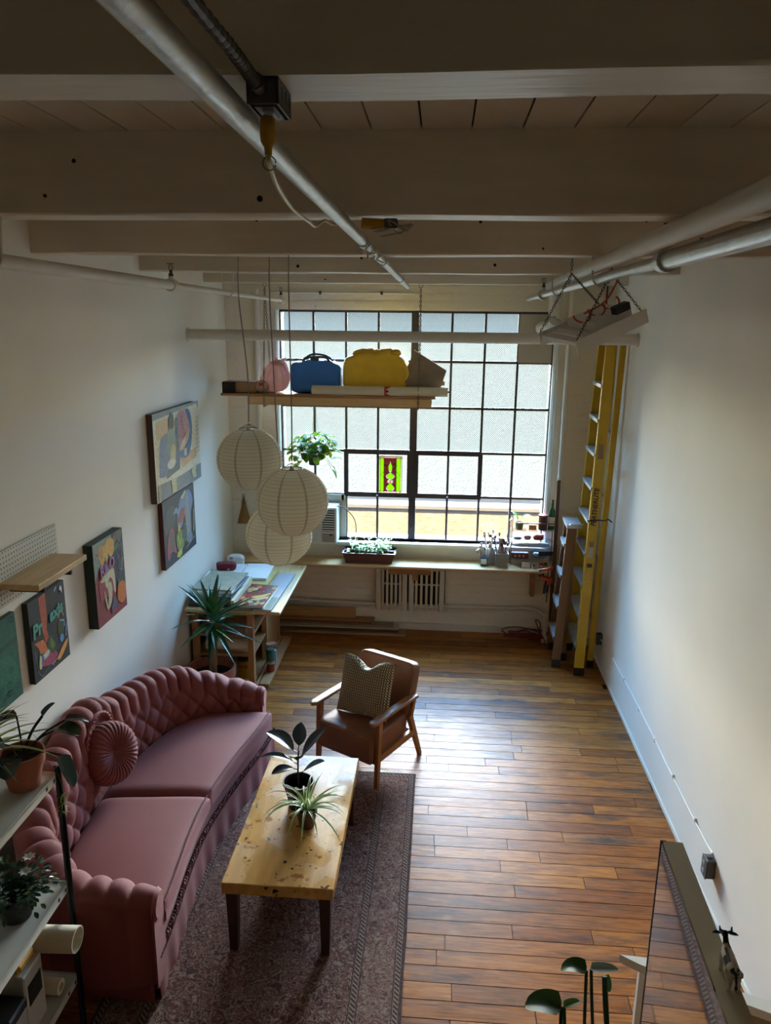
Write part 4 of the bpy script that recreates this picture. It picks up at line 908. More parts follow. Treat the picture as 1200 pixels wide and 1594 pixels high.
# tubs of brushes
CNAME = {(150, 110, 70): 'tan', (60, 48, 44): 'dark brown', (170, 140, 100): 'pale wooden', (200, 196, 190): 'white', (120, 40, 36): 'dark red', (44, 60, 100): 'navy blue', (90, 84, 76): 'grey'}
def tub(x, y, rx, ry, h, colm, label, n, seed, kind, cat='tub', hgt=(.16, .3)):
    c = thing('brush_tub', (x, y, B0), label, cat, 'tubs of tools on the bench'); m = MB(); q = [(x-rx, y-ry), (x+rx, y-ry), (x+rx, y+ry), (x-rx, y+ry)]; t = 1.14; q2 = [(x-rx*t, y-ry*t), (x+rx*t, y-ry*t), (x+rx*t, y+ry*t), (x-rx*t, y+ry*t)]
    vs = [(a, b, B0) for a, b in q]+[(a, b, B0+h) for a, b in q2]+[(x+(a-x)*.94, y+(b-y)*.94, B0+h) for a, b in q2]+[(x+(a-x)*.94, y+(b-y)*.94, B0+.01) for a, b in q]
    m.add(vs, [(3, 2, 1, 0)]+[(o+k, o+(k+1) % 4, o+4+(k+1) % 4, o+4+k) for o in (0, 4, 8) for k in range(4)]+[(12, 13, 14, 15)]); m.build('container', colm, c)
    rr = random.Random(seed)
    for k in range(n):
        bx, by = x+rr.uniform(-rx, rx)*.6, y+rr.uniform(-ry, ry)*.6; L_ = rr.uniform(*hgt); tx, ty = bx+rr.uniform(-.06, .06), by+rr.uniform(-.03, .03); col = rr.choice(((150, 110, 70), (60, 48, 44), (170, 140, 100), (200, 196, 190), (120, 40, 36), (44, 60, 100), (90, 84, 76)))
        mm = MB(); mm.tube([(bx, by, B0+.015), (bx+(tx-bx)*.8, by+(ty-by)*.8, B0+L_*.82), (tx, ty, B0+L_)], [.003, .004, .003], 6)
        if rr.random() < .55: mm.bar((tx, ty, B0+L_), (tx+(tx-bx)*.15, ty, B0+L_+.035), rr.uniform(.01, .028), .008, up=(0, 1, 0))
        tag(mm.build('paint_brush', mat('handle%d' % sum(col), S(*col), .5), smooth=40), CNAME[col]+' '+kind, 'brush', 'tools '+kind.split(' standing ')[1])
    return c
tub(.485, 7.50, .036, .036, .095, mat('blue_plastic', S(58, 98, 136), .4), 'blue plastic tub of pens and scissors on the bench', 12, 4, 'pen or thin brush standing in the blue plastic tub', hgt=(.11, .2))
MB_ = tub(.66, 7.49, .058, .05, .14, mat('grey_plastic', S(142, 138, 128), .4), 'grey square bin crammed with brushes and tools on the bench', 26, 8, 'brush or tool standing in the grey square bin', hgt=(.2, .34))
tub(.57, 7.585, .06, .04, .16, mat('clear_tub', S(196, 206, 210), .3), 'pale tub of sticks and brushes behind the blue tub', 14, 21, 'stick or brush standing in the pale tub', hgt=(.2, .31))
o = MB().box((.452, 7.4555, B0+.02), (.508, 7.4565, B0+.075)).build('paper_label', M_paper); 
o.name = 'paper_label'; o.parent = bpy.data.objects['brush_tub']; o.location = -Vector(bpy.data.objects['brush_tub'].location)
# wire rack full of small things at the right end of the bench
rk = thing('wire_rack', (.97, 7.56, B0), 'wire rack of small supplies standing on the bench by the window corner', 'rack')
RX0, RX1, RY0, RY1 = .755, 1.175, 7.50, 7.63
m = MB()
for x in (RX0, RX1):
    for y in (RY0, RY1): m.tube([(x, y, B0), (x, y, 1.35)], .004, 6)
m.build('frame', M_black, rk); RZ = (.87, .985, 1.06, 1.17)
for z in RZ:
    m = MB()
    for y in [RY0+(RY1-RY0)*k/4 for k in range(5)]: m.tube([(RX0, y, z), (RX1, y, z)], .002, 5)
    for x in [RX0+(RX1-RX0)*k/8 for k in range(9)]: m.tube([(x, RY0, z), (x, RY1, z)], .002, 5)
    m.build('wire_shelf', M_chain, rk)
MB().box((RX0+.06, RY0-.006, 1.245), (RX1, RY0+.006, 1.258)).build('rail', M_oldwood, rk)
rr = random.Random(42)
def small(name, x, y, z, label, cat, fn): 
    t = thing(name, (x, y, z), label, cat); fn(t, x, y, z); return t
def bundle(t, x, y, z):
    m = MB(); blob(m, (x, y, z+.026), (.19, .05, .025), (.6, .5), .25, 16, 4); m.build('plastic', mat('blue_film', S(168, 190, 216), .15, var=(20, .15)), t, smooth=60)
small('plastic_bundle', .955, 7.565, .9865, 'shiny pale blue plastic bundle on the wire rack', 'plastic', bundle)
def redbox(t, x, y, z):
    MB().box((x-.085, y-.04, z), (x+.085, y+.04, z+.06), ch=.003).build('carton', mat('maroon_card3', S(96, 40, 40), .6), t)
    for k in range(3): MB().lathe([(.014, 0), (.014, .003)], (x-.05+k*.042, y-.0405, z+.03), 10, Matrix.Rotation(pi/2, 3, 'X')).build('round_print', mat('cream_print', S(190, 170, 140), .6), t)
    MB().box((x+.06, y-.0415, z+.004), (x+.085, y-.0402, z+.056)).build('end_label', mat('bright_red', S(150, 36, 40), .5), t)
small('carton', .85, 7.562, .8721, 'red carton with pale round prints on the lowest wire shelf', 'box', redbox)
def bag2(t, x, y, z):
    m = MB(); blob(m, (x, y, z+.03), (.075, .045, .03), (.7, .7), .35, 22, 6); m.build('film', mat('grey_film', S(120, 132, 156), .2, var=(30, .3)), t, smooth=60)
small('plastic_bag', 1.05, 7.562, .8721, 'crumpled grey plastic bag on the lowest wire shelf', 'bag', bag2)
cols_ = [((150, 58, 46), .075, .05), ((190, 150, 140), .05, .045), ((120, 130, 150), .06, .03)]
lbs = ['red knitted roll on the third wire shelf', 'pale pink pouch on the third wire shelf', 'grey cloth packet on the third wire shelf at the left']
for (c, rx, rz), lb, x in zip(cols_, lbs, (1.03, .915, .82)):
    t = thing('cloth_roll', (x, 7.565, 1.0605), lb, 'cloth'); mm = MB(); blob(mm, (x, 7.565, 1.0622+rz*.6), (rx*.72, .04, rz*.6), (.7, .6), .15, 20, x); mm.build('cloth', mat('cl%d' % c[0], S(*c), .8, bump=(60, .4)), t, smooth=60)
t = thing('small_box', (.965, 7.565, 1.1705), 'small tan box on the top wire shelf', 'box'); MB().box((.925, 7.54, 1.1722), (1.0, 7.59, 1.225), ch=.002).build('body', mat('tan_card', S(186, 136, 84), .6), t); MB().box((.923, 7.538, 1.212), (1.002, 7.592, 1.227), ch=.002).build('lid', mat('tan_card_l', S(170, 122, 74), .6), t)
t = thing('potted_cutting', (.83, 7.56, 1.1705), 'small green pot with a leafy cutting on the top wire shelf', 'plant'); MB().lathe([(.034, .002), (.044, .075), (.046, .08), (.040, .08), (.038, .06)], (.83, 7.56, 1.1705), 18).build('pot', mat('olive_pot', S(110, 108, 50), .6), t, smooth=40)
for az, el, L_, W in ((.4, .7, .10, .022), (2.6, 1.2, .10, .022), (-2.4, .9, .07, .018), (3.4, .2, .09, .02)):
    mm = MB(); p = Vector((.83, 7.56, 1.245)); q = p+Vector((cos(az)*.03, sin(az)*.01, .045)); mm.tube([p, q], .002, 5, col=S(90, 130, 60)); blade(mm, q, az, el, L_, W, 1.3, 6, 'heart', col=S(96, 140, 52)); mm.build('leaf', M_leaf, t, smooth=60)
t = thing('tin', (1.065, 7.5655, 1.1722), 'dark tin with red lid at the corner of the wire rack', 'tin'); t2 = MB().lathe([(.045, 0), (.045, .135)], (1.065, 7.565, 1.1725), 20).build('body', mat('dark_printed_tin', S(70, 48, 52), .4, var=(30, .6)), t, smooth=40); MB().lathe([(.047, .135), (.047, .155), (.02, .158)], (1.065, 7.565, 1.1725), 20).build('lid', mat('bright_red', S(150, 36, 40), .5), t, smooth=40)
bo = thing('bottle', (1.16, 7.50, B0), 'green glass bottle with paper label beside the wire rack', 'bottle')
MB().lathe([(.001, .0), (.036, .003), (.037, .17), (.034, .19), (.014, .235), (.013, .30), (.015, .302), (.015, .31), (.011, .312)], (1.15, 7.565, 1.1735), 20).build('glass', mat('green_glass', S(22, 84, 48), .12), bo, smooth=50); MB().lathe([(.0378, .05), (.0378, .14)], (1.15, 7.565, 1.1735), 20, cap=False).build('paper_label', M_cream, bo, smooth=50)
bo.location = (1.15, 7.565, 1.1735)
for c in bo.children: c.location = Vector((1.16, 7.50, B0))-Vector(bo.location)
# bits on the bench top
t = thing('card_stand', (.90, 7.44, B0), 'small white card on a folding wire stand on the bench', 'stand'); MB().box((.86, 7.44, B0+.004), (.945, 7.443, B0+.06)).build('card', M_paper, t); MB().tube([(.85, 7.425, B0+.002), (.865, 7.45, B0+.065), (.94, 7.45, B0+.065), (.955, 7.425, B0+.002)], .003, 6).build('wire', M_black, t)
t = thing('trinket', (1.0, 7.43, B0), 'white and black knick-knack near the bench edge', 'trinket'); MB().tube([(.98, 7.42, B0+.012), (1.01, 7.43, B0+.012)], .012, 10).tube([(1.0, 7.43, B0+.012), (1.0, 7.43, B0+.05)], .009, 8).build('body', mat('bone', S(170, 160, 140), .5), t, smooth=40); MB().tube([(.985, 7.44, B0+.008), (.985, 7.44, B0+.04)], .008, 8).build('knob', M_black, t)
t = thing('match_box', (1.06, 7.46, B0), 'little red box on the bench next to the clamps', 'box'); MB().box((1.035, 7.445, B0), (1.08, 7.475, B0+.05), ch=.002).build('sleeve', mat('bright_red', S(150, 36, 40), .5), t); MB().box((1.04, 7.4435, B0+.006), (1.075, 7.446, B0+.03)).build('tray', M_cream, t)
t = thing('wood_block', (1.165, 7.42, B0), 'pale box with dark label at the bench end', 'box'); MB().box((1.085, 7.50-.02, B0), (1.125, 7.498, B0+.09), ch=.002).build('body', mat('pale_box', S(190, 176, 130), .6), t); MB().box((1.09, 7.478, B0+.02), (1.12, 7.4795, B0+.05)).build('label_print', M_iron, t)
t.location = (1.105, 7.49, B0)
for c in t.children: c.location = Vector((1.165, 7.42, B0))-Vector(t.location)
# bar clamps gripping the bench edge
def clamp(x, y, label, L_=.30, sg=1):
    c = thing('bar_clamp', (x, y, B0), label, 'clamp', 'orange bar clamps on the bench end'); om = mat('orange_plastic', S(206, 74, 30), .45)
    MB().box((x-.007, y-.003, BZ-.024-L_), (x+.007, y+.003, B0+.045)).build('bar', mat('steel_bar', S(120, 104, 90), .4, metal=.6), c)
    MB().bar((x-.012, y, B0+.03), (x+.012, y, B0+.03), .025, .03).bar((x-.01, y, B0+.028), (x-.085*sg, y+.005, B0+.016), .02, .022, h2=.014).build('fixed_jaw', om, c)
    MB().bar((x, y, .675), (x, y, .735), .03, .03, up=(0, 1, 0)).bar((x, y, .72), (x-.085*sg, y+.005, .738), .02, .024, h2=.014).build('sliding_jaw', om, c)
    MB().tube([(x-.02*sg, y-.01, .71), (x-.03*sg, y-.03, .65), (x-.035*sg, y-.035, .585)], [.008, .013, .012], 8).build('grip', M_black, c, smooth=40)
    MB().lathe([(.012, -.006), (.014, 0), (.012, .006)], (x-.08*sg, y+.005, B0+.0065), 10).lathe([(.012, -.006), (.014, 0), (.012, .006)], (x-.08*sg, y+.005, .757), 10).build('pad', M_black, c, smooth=40)
clamp(1.115, 7.335, 'orange and black bar clamp on the bench corner, nearer one', .30)
clamp(1.15, 7.37, 'orange and black bar clamp on the bench corner, farther one', .14)
# hand saw and spare plank by the pier
t = thing('hand_saw', (1.15, 7.44, B0), 'dark hand saw blade resting on its wooden handle at the bench end', 'saw'); MB().prism([(0, 0), (.17, -.015), (.17, .035), (0, .045)], 0, .002, Matrix(((-1, 0, 0, 1.19), (0, 0, 1, 7.425), (0, 1, 0, .945), (0, 0, 0, 1)))).build('blade', M_black, t); MB().box((1.165, 7.418, .80+.0006), (1.20, 7.434, 1.06), ch=.004).build('handle', mat('saw_handle', S(150, 92, 52), .5), t)
t = MB().box((-.017, -.008, 0), (.017, .008, 1.72), ch=.002).build('spare_plank', M_brown); t.location = (1.172, 7.372, .0); t.rotation_euler = (radians(-1.2), 0, 0); tag(t, 'narrow dark wooden plank leaning on the corner pier', 'plank')

# ---------------------------------------------------------------- radiator, pipe and lumber under the bench
rad = thing('radiator', (-.27, 7.6, .2), 'white cast-iron wall radiator in two blocks under the bench', 'radiator')
M_rad = mat('radiator_paint', S(206, 198, 178), .5, var=(9, .05))
for blk, (xa, xb) in enumerate(((-.60, -.325), (-.255, .065))):
    for zz, rr_ in ((.285, .024), (.70, .024), (.53, .011)): MB().tube([(xa, 7.6 if zz != .53 else 7.592, zz), (xb, 7.6 if zz != .53 else 7.592, zz)], rr_, 10).build('header', M_rad, rad, smooth=50)
    n = 6
    for k in range(n+1):
        x = xa+(xb-xa)*k/n; w = .026 if k in (0, n) else .013
        MB().box((x-w, 7.568, .285), (x+w, 7.650, .70), ch=.006).build('column', M_rad, rad)
    for x in (xa, xb): MB().lathe([(.02, -.05), (.034, -.045), (.034, .03), (.026, .05)], (x, 7.6, .285), 12).build('foot_hub', M_rad, rad, smooth=50)
    MB().tube([((xa+xb)/2-.02, 7.59, .27), ((xa+xb)/2-.02, 7.59, .235)], .008, 8).build('drain_nub', M_rad, rad, smooth=50)
MB().box((-.63, 7.654, .24), (.10, 7.666, .74)).build('gap_shade_board', mat('gap_shade_brown', S(72, 56, 42), .8), rad)  # dark board put in behind the columns so their gaps read as shade
pp = thing('heating_pipe', (0, 7.62, .25), 'white heating pipe running low along the back wall to the radiator', 'pipe')
MB().tube([(-2.1, 7.62, .31), (-.6, 7.62, .285)], .018, 10).tube([(-.325, 7.62, .285), (-.255, 7.62, .285)], .018, 10).tube(catmull([(.065, 7.62, .285), (.7, 7.62, .29), (1.0, 7.62, .292), (1.13, 7.56, .25), (1.16, 7.52, .235)], 6), .018, 10).build('tube', M_whitepipe, pp, smooth=50)
for x, z in ((-1.42, .30), (-.72, .287), (.2, .287), (1.0, .292), (1.13, .25)): MB().tube([(x-.02, 7.62 if x < 1.05 else 7.56, z), (x+.02, 7.62 if x < 1.05 else 7.55, z-(0 if x < 1.05 else .008))], .027, 12).build('coupling', M_whitepipe, pp, smooth=50)
MB().tube([(1.145, 7.535, .235), (1.145, 7.535, .09), (1.145, 7.535, .0)], .02, 10).build('riser', M_whitepipe, pp, smooth=50)
lum = [(-1.95, -.84, 7.60, .13, .018, .11, (176, 134, 84), 'wide tan board leaning on edge over the lumber pile'), (-1.9, -.64, 7.58, .115, .11, .02, (164, 116, 70), 'uppermost flat plank of the lumber pile under the bench'), (-1.85, -.67, 7.56, .095, .12, .018, (120, 84, 54), 'reddish second plank of the lumber pile under the bench'), (-1.8, -.44, 7.55, .073, .12, .02, (150, 132, 104), 'grey-tan third plank of the lumber pile under the bench'), (-1.8, -.375, 7.55, .05, .12, .02, (186, 170, 140), 'pale fourth plank of the lumber pile under the bench'), (-1.85, -.38, 7.54, .026, .13, .021, (84, 64, 46), 'dark fifth plank of the lumber pile under the bench'), (-1.9, -.30, 7.52, .0005, .15, .022, (160, 130, 92), 'lowest plank of the lumber pile on the floor')]
for (xa, xb, yc, z, w, h, c, lb) in lum:
    p = MB().box((xa, yc-w/2, z), (xb, yc+w/2, z+h), ch=.002).build('plank', mat('lumber%d' % c[0], S(*c), .65, var=(8, .2), stretch=(.5, 4, 4))); tag(p, lb, 'plank', 'lumber under the bench')
cc = thing('extension_cable', (.97, 7.52, 0), 'dark red extension cable coiled on the floor below the bench', 'cable')
pts = []; rr = random.Random(2)
for k in range(170):
    a = k*.25; r = .13+.05*sin(k*.11); pts.append((.95+r*1.25*cos(a)+.02*sin(k*.37), 7.555+.045*sin(a)+.01*sin(k*.2), .011+.075*max(0, sin(a*.5+k*.05))*(.6+.4*sin(k*.19))+.004*(k % 3)))
MB().tube(catmull(pts[::2], 4), .006, 6).build('coil', M_redcord, cc, smooth=60)
MB().tube(catmull([(1.08, 7.52, .02), (1.10, 7.53, .16), (1.05, 7.55, .20), (1.09, 7.5, .10), (1.13, 7.47, .03), (1.12, 7.44, .012)], 8), .006, 6).build('loop', M_redcord, cc, smooth=60); MB().box((1.10, 7.41, .001), (1.135, 7.45, .035), ch=.004).build('plug', mat('pale_plug', S(180, 168, 150), .5), cc)
# air conditioner
acu = thing('air_conditioner', (-1.2, 7.6, 1.0), 'white window air conditioner set in the lower left of the window', 'air conditioner')
MB().box((-1.47, 7.50, .972), (-1.03, 7.75, 1.355), ch=.008).build('case', M_white, acu)
MB().box((-1.46, 7.494, .985), (-1.19, 7.5005, 1.345)).build('filter_panel', mat('ac_panel', S(200, 198, 190), .5), acu)
MB().box((-1.18, 7.4965, 1.10), (-1.05, 7.5005, 1.33)).build('grille', mat('ac_dark', S(50, 50, 52), .5), acu)
for k in range(9): MB().box((-1.18, 7.490, 1.108+k*.025), (-1.05, 7.4975, 1.118+k*.025)).build('louvre', M_white, acu)
MB().box((-1.18, 7.494, .99), (-1.05, 7.5005, 1.085)).build('controls', mat('ac_ctrl', S(150, 150, 140), .5), acu); MB().box((-1.1, 7.490, 1.06), (-1.075, 7.495, 1.075)).build('display', M_black, acu)
MB().tube(catmull([(-1.04, 7.52, 1.37), (-.95, 7.5, 1.36), (-.85, 7.52, 1.24), (-.84, 7.6, 1.08), (-.88, 7.64, 1.0)], 8), .005, 6).build('cable', M_black, acu, smooth=60)
# whisk broom
wb_ = thing('whisk_broom', (-2.03, 7.655, 1.12), 'straw whisk broom hanging on the brick wall left of the lanterns', 'broom')
MB().grid(lambda u, v: Vector((-2.03+(u-.5)*(.035+.115*(1-v)**1.1)*1.0, 7.652-.012*sin(pi*u)-.003*sin(u*60), 1.12+.22*v)), 40, 8).grid(lambda u, v: Vector((-2.03-(u-.5)*(.035+.115*(1-v)**1.1), 7.665, 1.12+.22*v)), 6, 8).build('bristles', mat('straw', S(166, 124, 66), .8, bump=(60, .5), stretch=(8, 8, .5)), wb_, smooth=60)
MB().lathe([(.02, 0), (.016, .03), (.01, .06), (.006, .075)], (-2.03, 7.655, 1.335), 10).build('handle', mat('straw_d', S(120, 84, 44), .7), wb_, smooth=50); MB().tube([(-2.03+.016*cos(a*.5), 7.66, 1.42+.016*sin(a*.5)) for a in range(13)], .003, 5).build('loop', M_iron, wb_)
# ---------------------------------------------------------------- left downpipe and pull chain
dp = thing('downpipe', (-1.83, 7.63, 0.85), 'white vertical pipe on the back wall left of the window', 'pipe'); MB().tube([(-1.83, 7.63, .81), (-1.83, 7.63, 3.5)], .028, 14).build('tube', M_whitepipe, dp, smooth=50); MB().tube([(-1.83, 7.63, 3.02), (-1.83, 7.63, 3.05)], .033, 14).build('clip', M_iron, dp, smooth=50)
# ---------------------------------------------------------------- stained glass
sg = thing('stained_glass', (-.5, 7.70, 1.48), 'small stained glass panel in lime green and dark red hanging on the window', 'stained glass')
SGX, SGW, SGZ, SGH = -.617, .237, 1.478, .385
def sgp(poly): return [(SGX+SGW*u, SGZ+SGH*v) for u, v in poly]
def sglass(name, col):
    m = bpy.data.materials.new(name); m.use_nodes = True; nt = m.node_tree; nt.nodes.clear(); o_ = nt.nodes.new('ShaderNodeOutputMaterial'); tr = nt.nodes.new('ShaderNodeBsdfTransparent'); tr.inputs[0].default_value = col; gl = nt.nodes.new('ShaderNodeBsdfGlossy'); gl.inputs['Roughness'].default_value = .15
    tl = nt.nodes.new('ShaderNodeBsdfTranslucent'); tl.inputs[0].default_value = [c*.5 for c in col[:3]]+[1]; mt = nt.nodes.new('ShaderNodeMixShader'); mt.inputs[0].default_value = .3; nt.links.new(tr.outputs[0], mt.inputs[1]); nt.links.new(tl.outputs[0], mt.inputs[2])
    mx = nt.nodes.new('ShaderNodeMixShader'); mx.inputs[0].default_value = .04; nt.links.new(mt.outputs[0], mx.inputs[1]); nt.links.new(gl.outputs[0], mx.inputs[2]); nt.links.new(mx.outputs[0], o_.inputs[0]); return m
GL = {'lime': sglass('lime_glass', (.42, .78, .02, 1)), 'red': sglass('dark_red_glass', (.10, .008, .01, 1)), 'pink': sglass('pink_glass', (.85, .55, .42, 1)), 'amber': sglass('amber_glass', (.75, .7, .42, 1)), 'white': sglass('white_glass', (.95, .95, .9, 1))}
def piece(poly, g, y=7.712):
    q = sgp(poly); MB().add([(x, y, z) for x, z in q]+[(x, y+.003, z) for x, z in q], [tuple(range(len(q))), tuple(range(2*len(q)-1, len(q)-1, -1))]+[((k+1) % len(q), k, len(q)+k, len(q)+(k+1) % len(q)) for k in range(len(q))]).build('glass_piece', GL[g], sg)
lead = MB()
def came(poly, r=.0026, closed=True): lead.tube([(x, 7.710, z) for x, z in sgp(poly)], r, 5, closed=closed)
piece([(.06, .05), (.22, .05), (.22, .95), (.06, .95)], 'lime'); piece([(.76, .05), (.94, .05), (.94, .95), (.76, .95)], 'lime')
# dark red field as slices around the central motif
def halfw(v):   # half width of the central motif
    if .03 < v < .27: return .18*max(.06, sin(pi*min(1, (v-.03)/.24)**.8))
    if .27 <= v < .36: return .12
    if .36 <= v < .56: return .16*sin(pi*min(1, max(0, (v-.36)/.2)))+.03
    if .56 <= v < .84: return .09*sin(pi*(v-.56)/.28)+.01
    return 0.0
N_ = 40
Lf = [(.5-halfw(.05+.9*k/N_), .05+.9*k/N_) for k in range(N_+1)]; Rt = [(.5+halfw(.05+.9*k/N_), .05+.9*k/N_) for k in range(N_+1)]
m = MB()
for A, e in ((Lf, .22), (Rt, .76)):
    for k in range(N_):
        q = sgp([A[k], A[k+1], (e, A[k+1][1]), (e, A[k][1])]); m.add([(x, 7.7125, z) for x, z in q], [(0, 1, 2, 3)])
m.build('glass_piece', GL['red'], sg)
tear = smoothpoly([(.5, .04), (.36, .15), (.33, .22), (.42, .27), (.58, .27), (.67, .22), (.64, .15)]); piece(tear, 'lime'); came(tear)
drop = smoothpoly([(.5, .38), (.36, .45), (.45, .55), (.5, .57), (.55, .55), (.64, .45)]); piece(drop, 'lime'); came(drop)
oval = smoothpoly([(.5, .6), (.42, .67), (.43, .76), (.5, .83), (.57, .76), (.58, .67)]); piece(oval, 'lime'); came(oval)
for sx in (-1, 1):
    for pts, g in (([(.5, .29), (.40, .28), (.42, .34), (.5, .36)], 'pink'), ([(.36, .46), (.30, .52), (.33, .57), (.40, .54)], 'pink'), ([(.38, .62), (.30, .72), (.22, .74), (.3, .79), (.42, .72)], 'amber'), ([(.22, .74), (.27, .81), (.38, .80), (.3, .77)], 'pink')):
        q = smoothpoly([(.5+sx*(u-.5), v) for u, v in pts], 4); 
        if sx > 0: q = q[::-1]
        piece(q, g, 7.7095); came(q, .002)
    came([(.5+sx*a, b) for a, b in ((.12, .62), (.3, .57), (.42, .5), (.3, .43), (.14, .40))], .003, False)
for z in (.0, .05, .95, 1): came([(0, z), (1, z)], .003, False)
for x in (0, .06, .22, .76, .94, 1): came([(x, 0), (x, 1)], .003, False)
for a, b in (((.0, 0), (.06, 1)), ((.94, 0), (1, 1))): piece([(a[0], 0), (b[0], 0), (b[0], 1), (a[0], 1)], 'amber')
for a, b in ((0.06, .05), (0.06, 1.0)): piece([(.06, b-.05), (.94, b-.05), (.94, b), (.06, b)], 'pink')
for v in (.84, .595, .02): piece(circ(.5, v, .03, .02, 10), 'white', 7.709)
lead.build('lead_came', M_black, sg, smooth=60)
MB().tube([(SGX+.02, 7.712, SGZ+SGH), (-.498, 7.712, 1.905), (SGX+SGW-.02, 7.712, SGZ+SGH)], .001, 4).build('hanging_wire', M_black, sg)
# ---------------------------------------------------------------- paper lanterns
def paper_mat():
    m = mat('lantern_paper', (1, 1, 1, 1), .8, vcol=True, transl=.6); return m
M_rice = paper_mat(); M_rib = mat('lantern_wire', S(150, 140, 120), .6)
def lantern(x, y, z, R, top, label):
    r = thing('paper_lantern', (x, y, z-R), label, 'lantern', 'round paper lanterns hanging from the beam'); NR = 22; op = .30
    def prof(v):
        a = -pi/2+op+(pi-2*op)*v; k = v*NR; sc = 1-.018*sin(pi*(k % 1))
        return R*cos(a)*sc, R*.96*sin(a)
    def f(u, v):
        rr_, zz = prof(v); an = u*2*pi; return Vector((x+rr_*cos(an), y+rr_*sin(an), z+zz))
    m = MB(); nu = 80
    m.grid(f, nu, NR*3+1, cu=True, colfn=lambda i, j: S(196, 186, 164) if (i+3) % 10 == 0 else S(232, 226, 210)); sh_ = m.build('shade', M_rice, r, smooth=70)
    w = MB()
    for k in range(NR+1):
        rr_, zz = prof(k/NR); w.tube([(x+rr_*1.002*cos(a*pi/24), y+rr_*1.002*sin(a*pi/24), z+zz) for a in range(48)], .0007, 4, closed=True)
    tag(w.build('wire_hoops', M_rib, sh_), kind='stuff')
    rt, zt = prof(1); c = MB(); c.tube([(x+rt*cos(a*pi/12), y+rt*sin(a*pi/12), z+zt) for a in range(24)], .0025, 5, closed=True).tube([(x-rt, y, z+zt), (x, y, z+zt+.03), (x+rt, y, z+zt)], .002, 5).tube([(x, y-rt, z+zt), (x, y, z+zt+.03), (x, y+rt, z+zt)], .002, 5); c.build('hanger', M_chain, r)
    s = MB(); s.lathe([(.012, -.09), (.016, -.085), (.016, -.04), (.005, -.02)], (x, y, z+zt+.03), 12); s.build('socket', mat('socket_white', S(200, 196, 186), .5), r, smooth=40)
    tx, ty = top; cpath = [(x, y, z+zt+.04), (x+.004, y, z+zt+.3), (tx-.003, ty, 3.3), (tx, ty, 3.528)]
    MB().tube(catmull(cpath, 6), .0035, 6).build('cord', mat('cord_grey', S(150, 142, 128), .6), r, smooth=60)
lantern(-1.075, 4.22, 2.435, .186, (-1.09, 4.17), 'upper left paper lantern, nearest the left wall')
lantern(-.78, 3.95, 2.258, .195, (-.80, 4.07), 'front paper lantern overlapping the other two')
lantern(-.925, 4.26, 1.985, .194, (-.925, 4.18), 'lowest paper lantern, behind the front one')

# ---------------------------------------------------------------- hanging shelf
def chain(mb, a, b, link=.03, r=.0025):
    a, b = Vector(a), Vector(b); d = b-a; n = max(2, int(d.length/(link*.72))); dn = d.normalized(); s1 = dn.cross(Vector((0, 1, 0))); s1 = s1.normalized() if s1.length > .01 else Vector((1, 0, 0)); s2 = dn.cross(s1)
    for k in range(n):
        c = a+d*((k+.5)/n); s = s1 if k % 2 else s2
        mb.tube([c+dn*(link*.5*sin(t))+s*(link*.26*cos(t)) for t in [i*pi/4 for i in range(8)]], r, 4, closed=True)
hs = thing('hanging_shelf', (-1.0, 7.1, 2.44), 'plank shelf hung on chains in front of the window, loaded with bags', 'shelf')
MB().box((-2.03, 6.97, 2.522), (-.05, 7.30, 2.545), ch=.002).build('deck', mat('ply_deck', S(170, 122, 74), .6, var=(9, .15), stretch=(.4, 4, 4)), hs)
MB().box((-1.78, 6.962, 2.447), (-.085, 6.985, 2.520), ch=.002).build('front_board', M_pine, hs); MB().box((-1.78, 7.27, 2.447), (-.085, 7.29, 2.520)).build('rear_board', M_pine, hs)
for x in (-1.62, -.205):
    m = MB(); chain(m, (x, 7.09, 3.50), (x, 6.955, 2.62)); chain(m, (x, 6.955, 2.62), (x, 6.95, 2.43)); chain(m, (x+.0, 7.09, 3.5), (x, 7.30, 2.50)); chain(m, (x, 6.95, 2.435), (x, 7.30, 2.435)); tag(m.build('chain', M_chain, hs, smooth=60), kind='stuff')
    MB().tube([(x+.018*cos(t*pi/8), 7.09, 3.515+.018*sin(t*pi/8)) for t in range(16)], .003, 5, closed=True).build('eye_hook', M_chain, hs)
H0 = 2.5456
bx = thing('cardboard_box', (-1.87, 7.1, H0), 'open-ended cardboard box at the left end of the hanging shelf', 'box')
MB().box((-2.02, 7.02, H0), (-1.70, 7.2, H0+.004)).box((-2.02, 7.02, H0+.10), (-1.70, 7.2, H0+.104)).box((-2.02, 7.02, H0), (-1.70, 7.024, H0+.104)).box((-2.02, 7.196, H0), (-1.70, 7.2, H0+.104)).box((-1.704, 7.02, H0), (-1.70, 7.2, H0+.104)).build('carton', M_cardboard, bx)
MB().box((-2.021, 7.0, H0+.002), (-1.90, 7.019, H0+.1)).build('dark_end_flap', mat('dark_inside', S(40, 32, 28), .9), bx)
pk = thing('plastic_bag', (-1.55, 7.12, H0), 'knotted translucent pink plastic bag on the hanging shelf', 'bag')
m = MB()
def pf(p, x, y, z):
    t = (z+1)/2; k = 1-.55*max(0, t-.45)/.55; p.x = -1.575+(p.x+1.575)*k+.05*t; p.y = 7.17+(p.y-7.17)*k; p.x += .012*sin(math.atan2(y, x)*11+z*2); p.y += .012*cos(math.atan2(y, x)*11); return p
blob(m, (-1.575, 7.17, H0+.155), (.135, .12, .155), (.75, .8), .10, 9, 2, 60, 24, flat=H0, fn=pf); m.build('bag_film', mat('pink_film', S(232, 196, 190), .35, var=(14, .12), transl=.35), pk, smooth=70)
